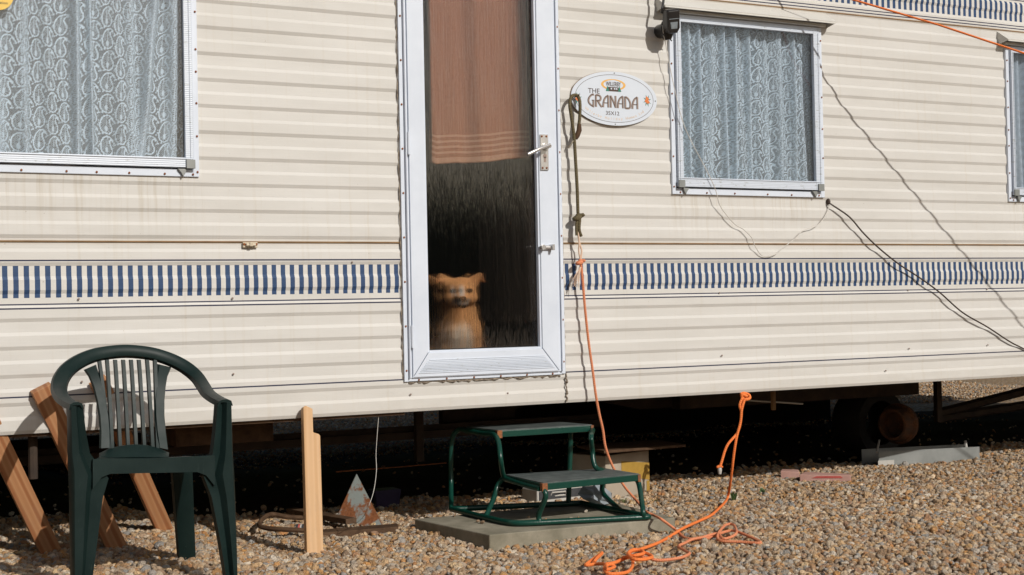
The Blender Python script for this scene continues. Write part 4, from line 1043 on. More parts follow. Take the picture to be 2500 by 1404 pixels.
bc = [(2022, 494, -.010), (2034, 502, -.022), (2074, 530, -.030), (2107, 568, -.030), (2146, 606, -.028), (2196, 646, -.026), (2245, 678, -.026), (2294, 714, -.025), (2350, 763, -.024), (2410, 798, -.020), (2465, 834, -.014), (2500, 852, -.012), (2560, 885, -.012), (2700, 950, -.012)]
rope(m, [PY(*p) for p in bc], 0.0036, 8, 6)
tag(m.build('black_cable', M['cable'], None, True, loc=PY(2294, 714, -.025)), 'black cable sagging across the right hand siding', 'cable')
# orange guy rope from the eaves out to a peg in the ground, beyond the right edge
m = MB(); d = Vector((1.36, -1.03, -0.64)); e = GA + Vector((0, -.012, 0)); pt = e + d * ((2.17 - 0.0) / 0.64) * 1.06
p1, p2 = PY(2085, 0, -.30), None
pts = [e]
for px, yy in ((2085, -.27), (2290, -.50), (2500, -.69)):
    py = 0 + (px - 2085) * 130 / 415 - 4.0 * math.sin((px - 2085) / 415 * 3.14)
    pts.append(PY(px, py, yy))
last = pts[-1]; v = (pts[-1] - pts[-2]).normalized(); pts.append(last + v * 1.0); pts.append(last + v * ((last.z + .03) / -v.z))
m.tube(pts, 0.0046, 8)
GR = m.build('guy_rope', M['orange'], None, True, loc=(1.8, 0, 2.36)); tag(GR, 'taut bright orange guy rope crossing the top right corner of the caravan', 'rope')

# dog lead looped over the sign with an orange line knotted to it
LEAD = thing('dog_lead', 'olive cord lead looped over the oval sign with a faded orange line tied below', 'dog lead', PY(1412, 535, -.03))
hk = PY(1403, 236, -.01)
m = MB(); m.cyl(hk + Vector((0, .006, 0)), hk + Vector((0, -.04, .004)), .003, 6); m.build('hook', M['zinc'], LEAD)
m = MB()
Yl = -.045
rope(m, [PY(1411, 520, Yl), PY(1409, 460, Yl), PY(1405, 390, Yl), PY(1401, 330, Yl), PY(1394, 280, Yl), PY(1391, 255, Yl), PY(1394, 238, Yl + .008), PY(1403, 232, Yl + .012), PY(1412, 237, Yl + .008), PY(1416, 255, Yl), PY(1415, 290, Yl), PY(1412, 312, Yl)], 0.0068, 10, 8)
m.build('cord', M['olive'], LEAD, True)
m = MB(); m.tube([PY(1414, 303, Yl), PY(1414, 318, Yl), PY(1409, 332, Yl), PY(1406, 339, Yl)], .0105, 10, [.8, 1.05, 1, .7]); m.build('sleeve', M['oldwood'], LEAD, True)
m = MB(); rope(m, [PY(1406, 336, Yl), PY(1398, 346, Yl), PY(1391, 356, -.03), PY(1388, 362, -.02)], .0022, 6, 4); m.build('thin_tie', M['brass'], LEAD)
def knot(mb, c, s, r, seed=0, flat=1.0):
    q = random.Random(seed); P = []
    for t in np.linspace(0, 2 * math.pi * 2, 34):
        P.append(Vector(c) + Vector((s * (math.sin(t) + 1.4 * math.sin(2 * t * .5 + .4)) * .5, s * .55 * math.sin(1.5 * t), s * flat * (math.cos(t) - .9 * math.cos(t * .5 * 2 + 1)) * .62)))
    mb.tube(P, r, 8)
m = MB(); kc = PY(1412, 530, Yl); knot(m, kc, .017, .0072, 1, 1.0); m.ell(kc, (.014, .012, .018), 10, 8)
rope(m, [kc + Vector((-.006, 0, -.01)), PY(1407, 555, Yl), PY(1408, 575, Yl)], .0062, 8, 5); rope(m, [kc + Vector((.004, -.004, -.01)), PY(1414, 560, Yl - .004), PY(1419, 577, Yl)], .0068, 8, 5)
m.build('lead_knot', M['olive'], LEAD, True)
m = MB(); rope(m, [PY(1410, 565, Yl), PY(1414, 590, Yl + .004), PY(1420, 612, Yl), PY(1418, 635, Yl)], .0036, 8, 5); rope(m, [PY(1411, 565, Yl), PY(1414, 592, Yl - .004), PY(1413, 612, Yl), PY(1418, 636, Yl)], .0036, 8, 5); m.build('thin_tie', M['fray'], LEAD, True)
m = MB(); kc = PY(1417, 640, Yl); knot(m, kc, .013, .0065, 2, .9); m.ell(kc, (.011, .010, .014), 10, 8)
m.build('line_knot', M['salmon'], LEAD, True)
m = MB()
for k in range(16):
    a = PY(1416, 652, Yl) + Vector((random.uniform(-.004, .004), random.uniform(-.005, .005), 0)); b2 = PY(1403 + random.uniform(-6, 10), 690 + random.uniform(-10, 14), Yl - random.uniform(-.01, .015))
    m.tube([a, (a + b2) / 2 + Vector((-.004, -.006, .004)), b2], .0012, 4)
m.build('frayed_end', M['fray'], LEAD)
# the faded line: down past the step, over the slab and across the stones
m = MB()
gp = lambda px, py, z=.012: (lambda q: q)(PZ(px, py, z + .01))
line = [PY(1418, 642, Yl), PY(1423, 690, Yl), PY(1427, 740, Yl), PY(1433, 800, Yl), PY(1439, 850, Yl), PY(1447, 905, -.05), PY(1454, 960, -.055), PY(1463, 1010, -.06), PY(1472, 1050, -.065), PY(1478, 1090, -.07), PY(1492, 1130, -.075), PY(1510, 1165, -.08), PY(1530, 1195, -.09), PY(1552, 1220, -.10)]
line = [p for p in line]
line += [PZ(1575, 1247, .085), PZ(1596, 1258, .075), PZ(1615, 1268, .07), PZ(1645, 1290, .03), PZ(1660, 1303, .022), PZ(1678, 1315, .022), PZ(1720, 1315, .024), PZ(1745, 1307, .026), PZ(1775, 1297, .03), PZ(1800, 1298, .032), PZ(1857, 1324, .022), PZ(1810, 1323, .022), PZ(1760, 1320, .024), PZ(1752, 1306, .034), PZ(1770, 1283, .034), PZ(1790, 1281, .034), PZ(1798, 1300, .04), PZ(1785, 1311, .032), PZ(1765, 1315, .03), PZ(1750, 1303, .034), PZ(1715, 1312, .03), PZ(1690, 1317, .028), PZ(1672, 1326, .024), PZ(1657, 1334, .022), PZ(1675, 1346, .022), PZ(1683, 1352, .022), PZ(1660, 1362, .022), PZ(1610, 1368, .022), PZ(1575, 1361, .03), PZ(1540, 1355, .034)]
rope(m, line, 0.0054, 8, 7)
m.build('orange_line', M['salmon'], LEAD, True)
# bright rope tied to the lower edge of the caravan, run out on the gravel
m = MB()
kn = PY(1817, 967, -.028)
rope(m, [PY(1808, 963, -.02), PY(1816, 960, -.022), PY(1828, 964, -.024), PY(1830, 972, -.03), PY(1820, 975, -.03), PY(1811, 970, -.026), PY(1814, 964, -.03), PY(1824, 968, -.034)], .0068, 8, 6)
rope(m, [PY(1812, 972, -.03), PY(1806, 990, -.03), PY(1810, 1010, -.03), PY(1806, 1040, -.03), PY(1798, 1060, -.03), PY(1779, 1082, -.035), PY(1770, 1100, -.035), PY(1764, 1120, -.035), PY(1758, 1140, -.035)], .0058, 8, 6)
main = [PY(1819, 972, -.034), PY(1811, 1000, -.036), PY(1808, 1030, -.036), PY(1799, 1065, -.036), PY(1793, 1100, -.034), PY(1788, 1140, -.02), PY(1783, 1180, .02), PZ(1777, 1213, .03), PZ(1768, 1228, .024), PZ(1752, 1244, .022), PZ(1734, 1259, .022), PZ(1700, 1275, .022), PZ(1665, 1291, .034), PZ(1630, 1313, .022), PZ(1600, 1328, .024), PZ(1560, 1342, .028), PZ(1540, 1347, .034), PZ(1536, 1353, .04), PZ(1545, 1371, .024), PZ(1542, 1386, .022), PZ(1530, 1397, .022), PZ(1500, 1401, .022), PZ(1480, 1398, .026), PZ(1476, 1385, .034), PZ(1490, 1378, .04), PZ(1500, 1384, .032), PZ(1483, 1390, .036), PZ(1477, 1378, .036), PZ(1455, 1377, .024), PZ(1430, 1380, .022), PZ(1440, 1371, .022), PZ(1470, 1350, .022)]
rope(m, main, .0057, 8, 7)
rope(m, [PZ(1478, 1378, .03), PZ(1500, 1374, .026), PZ(1530, 1362, .026), PZ(1560, 1356, .036), PZ(1575, 1350, .04), PZ(1592, 1360, .034), PZ(1570, 1366, .04), PZ(1545, 1364, .044), PZ(1533, 1352, .046), PZ(1545, 1343, .048), PZ(1566, 1344, .046), PZ(1570, 1352, .042), PZ(1552, 1356, .044), PZ(1520, 1362, .03)], .0062, 8, 6)
rope(m, [PZ(1450, 1372, .024), PZ(1458, 1362, .03), PZ(1469, 1352, .03)], .006, 8, 5)
BR = m.build('tie_rope', M['orange'], None, True, loc=kn)
tag(BR, 'bright orange rope tied to the lower edge of the caravan and knotted on the gravel', 'rope')
m = MB(); e = PY(1757, 1145, -.035)
m.tube([e + Vector((0, 0, .006)), e + Vector((0, 0, -.004)), e + Vector((0, 0, -.022))], .010, 10, [.8, 1, .7]); m.build('taped_end', M['pale'], BR, True)
for k in range(1):
    m = MB(); m.tube([e + Vector((-.014, 0, .008)), e + Vector((0, -.006, .013)), e + Vector((.014, 0, .008)), e + Vector((0, .008, .012)), e + Vector((-.014, 0, .008))], .005, 6); m.build('end_knot', M['orange'], BR, True)
# white wire hanging below the wall to the rusty plate
m = MB(); rope(m, [PY(925, 1010, .03), PY(921, 1060, .03), PY(918, 1110, .03), PY(919, 1150, .02), PY(912, 1200, .0), PY(898, 1240, -.02), PZ(884, 1268, .03)], .0011, 6, 6)
tag(m.build('hanging_wire', M['wire'], None, True, loc=PY(919, 1130, .02)), 'pale thin wire hanging below the caravan in front of the rusty triangle', 'wire')

# ------------------------------------------------------------------ plastic chair
def make_chair():
    ox, oy, s = 0.0, 820.0, 2.4048
    def z2(x, y): return x / s, y / s + 820.0
    def P(x, y, Y): a, b_ = z2(x, y); return PY(a, b_, Y)
    Yf = -0.74; DYC = -0.15
    C0 = Vector((-1.14, -0.52, gz(-1.14, -.52)))
    T = thing('plastic_chair', 'dark green plastic garden armchair standing on the gravel', 'chair', C0)
    # --- arch and arms: one band, upright at the top, turning flat into the armrests
    cl = [(448, 412, Yf, 36, 1), (405, 392, -.50, 36, 1), (368, 360, -.38, 38, .95), (349, 312, -.28, 42, .6), (358, 255, -.22, 44, .25), (395, 200, -.18, 43, .1), (450, 158, -.155, 41, 0), (520, 123, -.135, 39, 0), (600, 101, -.12, 38, 0), (735, 87, -.11, 38, 0), (870, 98, -.11, 38, 0),
          (960, 120, -.115, 38, 0), (1045, 155, -.13, 39, 0), (1110, 195, -.15, 40, 0.05), (1160, 240, -.18, 40, .2), (1195, 290, -.24, 40, .6), (1225, 335, -.35, 38, .9), (1270, 368, -.48, 38, 1), (1322, 394, Yf, 40, 1)]
    pts = [P(a, b_, c_ if c_ == Yf else c_ + DYC) for a, b_, c_, w, f in cl]; pts = crv(pts, 5)
    wv = np.interp(np.linspace(0, 1, len(pts)), np.linspace(0, 1, len(cl)), [c_[3] for c_ in cl]) / s / 780 * 1.15
    fl = np.interp(np.linspace(0, 1, len(pts)), np.linspace(0, 1, len(cl)), [c_[4] for c_ in cl])
    rings = []; n = len(pts)
    for i in range(n):
        t = (pts[min(i + 1, n - 1)] - pts[max(i - 1, 0)]).normalized()
        nf = Vector((0, -1, .25)).normalized(); nf = (nf - t * nf.dot(t)).normalized()       # face normal when upright
        nu = Vector((0, 0, 1)); nu = (nu - t * nu.dot(t)).normalized()
        k = fl[i]; nn = (nf * (1 - k) + nu * k).normalized(); sd_ = t.cross(nn).normalized()
        hw = wv[i] * 1.0; th = 0.011
        prof = [(-1, -.9), (-.8, .55), (-.35, 1), (.35, 1), (.8, .55), (1, -.9), (.86, -.9), (.5, .2), (-.5, .2), (-.86, -.9)]
        rings.append([pts[i] + sd_ * (a * hw) + nn * (b_ * th) for a, b_ in prof])
    m = MB(); m.loft(rings); m.build('back_arch', M['plastic_green'], T, True)
    # --- slats
    def slat(name, L, R, Y0, Y1):
        # L, R: left and right outline in picture steps, going down
        m = MB(); rg = []
        for i, ((lx, ly), (rx, ry)) in enumerate(zip(L, R)):
            t = i / (len(L) - 1); Y = Y0 + (Y1 - Y0) * t
            a, b_ = P(lx, ly, Y), P(rx, ry, Y); mid = (a + b_) / 2; hw = (b_ - a) / 2; th = 0.006
            rg.append([mid - hw + Vector((0, th * .8, 0)), mid - hw * .75 - Vector((0, th, 0)), mid + hw * .75 - Vector((0, th, 0)), mid + hw + Vector((0, th * .8, 0))])
        m.loft(rg); m.build(name, M['plastic_green'], T, True)
    YS0, YS1 = -0.262, -0.365
    slat('side_slat', [(492, 200), (520, 240), (545, 300), (565, 380), (580, 470), (586, 560), (584, 660)], [(566, 168), (582, 220), (604, 290), (625, 380), (640, 470), (648, 560), (648, 655)], YS0, YS1)
    slat('side_slat', [(925, 165), (917, 220), (910, 300), (905, 380), (908, 470), (916, 560), (930, 655)], [(1008, 186), (985, 240), (975, 300), (968, 380), (968, 470), (976, 560), (990, 668)], YS0, YS1)
    tops = [583, 629, 677, 724, 770, 816, 864, 910]; bots = [640, 660, 706, 753, 800, 848, 897, 925]
    for a, b_ in zip(tops, bots):
        ys = [140, 220, 300, 400, 500, 600, 660]
        xs = [a + (b_ - a) * (((y - 140) / 520) ** 0.85) for y in ys]
        slat('slat', [(x - 13, y) for x, y in zip(xs, ys)], [(x + 12, y) for x, y in zip(xs, ys)], YS0, YS1)
    # --- lower back and seat pan
    m = MB(); top = [(585, 690), (640, 664), (710, 645), (790, 637), (870, 643), (940, 662), (990, 685)]
    rg = []
    for x, y in top:
        a = P(x, y, -.365); b_ = P(x, 712, -.41); c_ = Vector((a.x, -.395, b_.z - .006))
        rg.append([a + Vector((0, .006, 0)), a - Vector((0, .006, 0)), b_, b_ + Vector((0, .012, -.004))])
    m.loft(rg); m.build('back_panel', M['plastic_green'], T, True)
    m = MB(); rg = []
    for k in range(9):
        t = k / 8; fx = 560 + (1250 - 560) * t; fy = 722 + (700 - 722) * t + 12 * math.sin(t * math.pi) * 0.6
        f = P(fx, fy, Yf + .03); bx = 585 + (990 - 585) * t; b_ = P(bx, 712, -.395)
        mid = f.lerp(b_, .5) + Vector((0, 0, -.022 * math.sin(t * math.pi))); e = f + Vector((0, -.018, -.012))
        up = [e, f, f.lerp(mid, .5) + Vector((0, 0, -.004)), mid, b_]
        rg.append(up + [p + Vector((0, 0, -.008)) for p in reversed(up)])
    m.loft(rg); m.build('seat', M['plastic_green'], T, True)
    # --- front apron with arched lower edge
    m = MB(); L = []
    for k in range(15):
        t = k / 14; x = 545 + (1262 - 545) * t
        yt = 724 + (700 - 724) * t + 8 * math.sin(t * math.pi)
        q = min(t, 1 - t); yb = (812 - 14 * t) + 85 * max(0, (0.13 - q) / 0.13) ** 1.8
        a, b_ = P(x, yt, Yf - .004), P(x, yb, Yf - .004)
        L.append([a, a + Vector((0, .012, -.002)), b_ + Vector((0, .010, 0)), b_])
    m.loft(L); m.build('seat_apron', M['plastic_green'], T, True)
    # --- front legs: angle section, outer flange and inner web, with the arm post above
    def leg(out, inn, web, name='front_leg', sgn=1):
        m = MB(); rg = []
        for (xo, yo), (xi, yi), wb in zip(out, inn, web):
            a, b_ = P(xo, yo, Yf), P(xi, yi, Yf); w = (b_ - a); th = 0.008
            c_ = a + w * (.55 if abs(w.x) > .045 else .8); k = Vector((0, .055, 0))
            mid1 = a + w * .42 + Vector((0, -.008, 0)); mid2 = a + w * .62 + Vector((0, .012, 0))
            rg.append([a + Vector((0, .045, 0)), a + Vector((0, .006, 0)), a + w * .08 + Vector((0, -.004, 0)), mid1, mid2, b_ + Vector((0, .004, 0)), b_ + Vector((0, .04, 0))])
        m.loft(rg); m.build(name, M['plastic_green'], T, True)
    zb = lambda x, y, extra: (x, y)
    leg([(410, 412), (412, 560), (413, 690), (418, 800), (422, 950), (426, 1200), (429, 1404), (431, 1520)], [(488, 412), (506, 560), (530, 690), (640, 838), (606, 950), (575, 1200), (548, 1404), (535, 1520)], [0] * 8)
    leg([(1362, 388), (1366, 560), (1370, 690), (1378, 800), (1385, 950), (1393, 1200), (1398, 1404), (1401, 1500)], [(1280, 392), (1268, 560), (1252, 690), (1198, 825), (1246, 950), (1295, 1200), (1328, 1404), (1340, 1500)], [0] * 8)
    # --- rear legs
    for (x0, x1, b0, b1, yb) in ((1008, 1128, 1055, 1150, 1325), (470, 560, 430, 520, 1345)):
        Yr0, Yr1 = -.40, -.28
        a, b_, c_, d = P(x0, 730, Yr0), P(x1, 730, Yr0), P(b1, yb, Yr1), P(b0, yb, Yr1)
        m = MB(); k = Vector((0, .03, 0))
        m.loft([[a, a * .45 + b_ * .55 - Vector((0, .012, 0)), b_, b_ + k, a + k], [d, d * .45 + c_ * .55 - Vector((0, .01, 0)), c_, c_ + k, d + k]]); m.build('rear_leg', M['plastic_green'], T, True)
make_chair()

# ------------------------------------------------------------------ timber
def plank(name, A, B, w, t, mat, label, cat='plank', group=None, notch=None, roll=0.0, wob=0):
    """A foot, B head, broad side turned to the camera"""
    A, B = Vector(A), Vector(B); z = (B - A).normalized(); L = (B - A).length
    vw = Vector((0, -1, 0)); y = (vw - z * vw.dot(z)).normalized(); x = y.cross(z) * -1
    x = z.cross(y) * -1; x = y.cross(z)
    R = Matrix((x, y, z)).transposed() @ Matrix.Rotation(roll, 3, 'Z')
    m = MB()
    if notch is None: m.box((-w / 2, -t / 2, 0), (w / 2, t / 2, L))
    else: m.prism(notch(w, L), 'Y', -t / 2, t / 2)
    o = m.build(name, mat, None, bevel=0.0025)
    o.matrix_world = Matrix.Translation(A) @ R.to_4x4()
    tag(o, label, cat, group); return o
gp_ = 'planks leaning on the caravan by the chair'
def foot(px, py):
    z = .06
    for _ in range(6): p = PZ(px, py, z); z = gz(p.x, p.y)
    return p
f1, f2, f3 = foot(134, 1349), foot(294, 1338), foot(412, 1300)
plank('plank', f1 - Vector((0, 0, .03)), PY(-62, 960, -.03), .070, .036, M['plank'], 'leaning plank cut off by the left edge of the picture', group=gp_)
plank('plank', f2 - Vector((0, 0, .03)), PY(99, 946, -.026), .070, .036, M['plank'], 'leaning plank with its square top in view left of the chair back', group=gp_)
plank('plank', f3 - Vector((0, 0, .03)), PY(240, 930, -.026), .062, .034, M['plank'], 'leaning plank seen behind the slats and seat of the chair', group=gp_)
def notch(w, L):
    c = .10
    return [(-w / 2 + .012, 0), (-w / 2, .035), (-w / 2, L - .006), (-w / 2 + .010, L), (w / 2 - w * .42, L - .012), (w / 2 - w * .42, L - c), (w / 2 - .006, L - c - .006), (w / 2, L - c - .012), (w / 2, 0)]
fp = foot(767, 1361)
tp = PY(757, 992, -.035)
def notch2(w, L): return [(-x, z) for x, z in reversed(notch(w, L))]
plank('wooden_post', fp - Vector((0, 0, .02)), tp, .062, .036, M['pine'], 'pale upright pine post with a notched top propped against the caravan', 'post', None, notch2, -0.10)
m = MB()
def groundbar(name, a, b, w, h, mat, label, cat, lift=.012):
    A, B = PZ(a[0], a[1], .03), PZ(b[0], b[1], .03); A.z = gz(A.x, A.y) + lift; B.z = gz(B.x, B.y) + lift
    d = (B - A); L = d.length; d.normalize(); n = Vector((-d.y, d.x, 0))
    mb = MB(); mb.box((0, -w / 2, 0), (L, w / 2, h)); o = mb.build(name, mat, None, bevel=.002)
    u = d.cross(n); o.matrix_world = Matrix.Translation(A) @ Matrix((d, n, u)).transposed().to_4x4(); tag(o, label, cat); return o
groundbar('timber_offcut', (712, 1252), (858, 1284), .05, .022, M['oldwood'], 'short brown timber offcut lying on the stones behind the post', 'timber', .03)
groundbar('dark_board', (772, 1296), (972, 1288), .09, .028, M['oldwood'], 'dark flat board under the rusty triangle', 'board', .0)
# rusty triangular plate
A, B, C_ = PZ(812, 1272, .03), PZ(940, 1280, .03), PY(871, 1157, .10)
base = (A + B) / 2; dn = Vector((0, 1, 0)) * .006
m = MB(); A.z -= .02; B.z -= .02
apx = Vector((base.x - .03, base.y + .10, 0)); apx = PY(871, 1157, base.y + .09)
m.add([A, B, apx, A + dn, B + dn, apx + dn], [(0, 1, 2), (5, 4, 3), (0, 3, 4, 1), (1, 4, 5, 2), (2, 5, 3, 0)])
tr = m.build('rusty_plate', M['plate'], None, loc=base); tag(tr, 'rusty triangular metal plate leaning under the caravan behind the pine post', 'metal plate')
# bent pipe hoop and a small can
m = MB(); hp = [PZ(760, 1296, .03), PZ(700, 1293, .035), PZ(655, 1290, .035), PZ(634, 1283, .04), PZ(640, 1268, .05), PZ(662, 1256, .05), PZ(700, 1262, .04), PZ(745, 1265, .035)]
rope(m, hp, .010, 8, 6); tag(m.build('bent_pipe', M['oldwood'], None, True, loc=hp[3]), 'bent brown pipe lying as a hoop on the gravel left of the post', 'pipe')
cc = PZ(724, 1290, .025); cc2 = PZ(742, 1290, .025)
CN = thing('drink_can', 'small dark can with a red and white band lying beside the post', 'can', cc)
m = MB(); m.cyl(cc, cc2, .017, 14); m.build('can_body', M['darkband'], CN, True)
dv = (cc2 - cc).normalized()
m = MB(); m.cyl(cc + dv * .010, cc + dv * .017, .0178, 14); m.build('red_band', M['red'], CN, True)
m = MB(); m.cyl(cc + dv * .018, cc + dv * .024, .0177, 14); m.build('white_band', M['pale'], CN, True)

# ------------------------------------------------------------------ slab and step
sl_ = [PZ(1195, 1306, .06), PZ(1648, 1264, .06), Vector((0.985, .10, .06)), PZ(1012, 1267, .06)]
m = MB(); m.hexa([Vector((p.x, p.y, -.03)) for p in sl_], sl_)
tag(m.build('concrete_slab', M['concrete'], None, bevel=.004, loc=(.5, -.2, 0)), 'grey concrete paving slab under the green step', 'paving slab')

def make_step():
    T = thing('caravan_step', 'dark green two tread metal step standing on the concrete slab', 'step', (.6, -.05, .06))
    rr = .0115; zb = .062 + rr
    FL, FR = PZ(1250, 1279, zb), PZ(1588, 1262, zb); RL = PZ(1102, 1243, zb); RR = RL + (FR - FL)
    sx = (FR - FL).normalized(); sy = (RL - FL).normalized()
    c = .05
    # base frame, rounded at the front corners
    pts = [RL, FL + sy * c * 1.6, FL + sy * c * .5 + sx * c * .06, FL + sx * c * .5 + sy * c * .06, FL + sx * c * 1.6, FR - sx * .02, FR, ]
    m = MB(); m.tube(crv([RL, FL + sy * .16, FL + sy * .07 + sx * .004, FL + sy * .018 + sx * .02, FL + sx * .08, FL + sx * .2, FR - sx * .06], 5), rr, 10)
    m.tube(crv([FR - sx * .06, FR - sx * .012 + sy * .004, FR + sy * .018, FR + sy * .07, RR - sy * .25], 5), rr, 10)
    m.tube([RR - sy * .25, RR], rr, 10); m.tube([RL + sy * .0, RR], rr, 10); m.build('base_frame', M['greenpaint'], T, True)
    # treads
    z1, z2 = .225, .40
    lo = [PZ(1325, 1181, z1), PZ(1562, 1158, z1), PZ(1480, 1145, z1), PZ(1230, 1160, z1)]
    up = [PZ(1215, 1052, z2), PZ(1447, 1038, z2), PZ(1365, 1031, z2), PZ(1135, 1043, z2)]
    for q, nm in ((lo, 'lower'), (up, 'upper')):
        cx = sum((p for p in q), Vector()) / 4
        m = MB(); m.hexa([Vector((p.x, p.y, p.z - .026)) for p in q], [Vector((p.x, p.y, p.z - .001)) for p in q]); tr_ = m.build('tread', M['greenpaint'], T, bevel=.002)
        m = MB(); ins = [cx.lerp(p, .985) for p in q]
        m.hexa([Vector((p.x, p.y, p.z - .0008)) for p in ins], [Vector((p.x, p.y, p.z + .003)) for p in ins]); m.build('rubber_mat', M['mat'], tr_)
        m = MB(); a = q[0]; w = .020
        m.box((a.x - .003, a.y - .003, a.z - .030), (a.x + w, a.y + .016, a.z + .001)); m.build('corner_cap', M['rustbare'], tr_, bevel=.001)
        b_ = q[1]; m = MB(); m.box((b_.x - .010, b_.y - .003, b_.z - .029), (b_.x + .003, b_.y + .016, b_.z + .0)); m.build('corner_cap', M['rustbare'], tr_, bevel=.001)
    r = .0105
    def leg(pts, n=5):
        m = MB(); m.tube(crv(pts, n), r, 10); m.build('leg', M['greenpaint'], T, True)
    tl, trr = up[0], up[1]; ll, lr = lo[0], lo[1]; d = Vector((0, 0, 1))
    # each side: one long bent tube over the upper tread, down to the lower tread, plus front leg and brace
    back = RL - Vector((0, 0, 0))
    leg([RL, PY(1101, 1180, .30), PY(1101, 1110, .30), PY(1106, 1066, .29), PY(1120, 1050, .27), up[3] - d * .012, up[3].lerp(up[0], .55) - d * .018, PZ(1206, 1062, .385), PZ(1217, 1080, .36), PZ(1222, 1120, .30), PZ(1226, 1148, .25), lo[3] - d * .008])
    leg([lo[3] - d * .012, lo[3].lerp(lo[0], .5) - d * .020, lo[0] - d * .022 + sy * .02])
    leg([lo[3] - d * .010, PY(1215, 1185, -.02), PY(1206, 1215, -.04), FL.lerp(RL, .42)])
    q = PZ(1388, 1224, .085); leg([q, PY(1391, 1140, q.y), PY(1393, 1070, q.y), PY(1390, 1050, q.y - .01), up[2] - d * .014])
    leg([up[1] - d * .02, PZ(1443, 1066, .37), PZ(1446, 1100, .31), PZ(1449, 1128, .265), PZ(1457, 1143, .24), lo[2] - d * .01])
    leg([lo[2] - d * .012, lo[2].lerp(lo[1], .5) - d * .020, lo[1] - d * .022 + sy * .02])
    leg([lo[2] - d * .012, PY(1470, 1190, -.08), PY(1478, 1212, -.07), FR.lerp(RR, .40)])
    leg([ll - d * .02 + sx * .006 + sy * .01, ll - d * .05 + sx * .010, FL + sx * .105 + d * .03, FL + sx * .108])
    leg([lr - d * .02 - sx * .006 + sy * .01, lr - d * .05 - sx * .002, FR - sx * .030 + d * .03, FR - sx * .028])
make_step()

# ------------------------------------------------------------------ things stored under the caravan
# cardboard box with a board resting on it
bl, br = foot(1492, 1222), foot(1586, 1204); bl.z = br.z = gz(br.x, br.y)
ht = PY(1588, 1098, br.y).z
dv = (br - bl); dn = Vector((-dv.y, dv.x, 0)).normalized() * .22
BX = thing('cardboard_box', 'pale cardboard box with a yellow band under the caravan behind the step', 'box', (bl + br) / 2)
bl2 = bl - dv * .12
m = MB(); m.hexa([bl2, br, br + dn, bl2 + dn], [Vector((p.x, p.y, ht)) for p in (bl2, br, br + dn, bl2 + dn)]); m.build('carton', M['card'], BX, bevel=.003)
e = -dn.normalized() * .0015
m = MB(); z0, z1 = PY(1540, 1165, br.y).z, PY(1540, 1125, br.y).z
m.add([bl2.lerp(br, .35) + e + Vector((0, 0, z0 - bl.z + .02)), br + e + Vector((0, 0, z0 - bl.z - .02)), br + e + Vector((0, 0, z1 - bl.z - .015)), bl2.lerp(br, .35) + e + Vector((0, 0, z1 - bl.z + .01))], [(0, 1, 2, 3)])
m.add([br + e - dv * .08 + Vector((0, 0, .004)), br + e + Vector((0, 0, .004)), br + e + Vector((0, 0, z0 - bl.z - .022)), br + e - dv * .08 + Vector((0, 0, z0 - bl.z - .022))], [(0, 1, 2, 3)])
m.build('yellow_band', M['yellow'], BX)
q = [PZ(1395, 1083, ht + .03), PZ(1470, 1072, ht + .03), PZ(1690, 1108, ht + .004), PZ(1600, 1098, ht + .004)]
A = br + Vector((.18, -.05, ht - br.z + .006)); Bq = bl2 + Vector((-.10, -.15, ht - br.z + .03))
m = MB(); w_ = Vector((.04, .30, 0)); th = Vector((0, 0, .012)); m.hexa([Bq, A, A + w_, Bq + w_], [Bq + th, A + th, A + w_ + th, Bq + w_ + th])
tag(m.build('brown_board', M['oldwood'], None, bevel=.002, loc=A), 'brown board resting on the cardboard box under the caravan', 'board')
# pale case with dark bands
a, b_ = foot(1312, 1232), foot(1512, 1214); dv = b_ - a; dn = Vector((-dv.y, dv.x, 0)).normalized() * .12
CS = thing('storage_case', 'low pale plastic case with dark banded side behind the step legs', 'case', (a + b_) / 2)
zt = PY(1400, 1186, (a.y + b_.y) / 2).z; zg = min(a.z, b_.z)
m = MB(); m.hexa([Vector((p.x, p.y, zg)) for p in (a, b_, b_ + dn, a + dn)], [Vector((p.x, p.y, zt)) for p in (a, b_, b_ + dn, a + dn)]); m.build('case_body', M['pale'], CS, bevel=.006)
e = -dn.normalized() * .004; z0, z1 = zg + (zt - zg) * .38, zg + (zt - zg) * .86
m = MB(); m.hexa([Vector((p.x, p.y, z0)) for p in (a + e + dv * .02, b_ + e - dv * .02, b_ + e * .2 - dv * .02, a + e * .2 + dv * .02)], [Vector((p.x, p.y, z1)) for p in (a + e + dv * .02, b_ + e - dv * .02, b_ + e * .2 - dv * .02, a + e * .2 + dv * .02)]); m.build('dark_band', M['darkband'], CS)
m = MB(); c = a + dv * .24 + e * 1.6; m.tube([Vector((c.x - .04, c.y + .004, z0 + .012)), Vector((c.x - .035, c.y - .004, z1 - .008)), Vector((c.x + .035, c.y - .004, z1 - .008)), Vector((c.x + .04, c.y + .004, z0 + .012)), Vector((c.x - .04, c.y + .004, z0 + .012))], .004, 6); m.build('case_catch', M['pale'], CS)
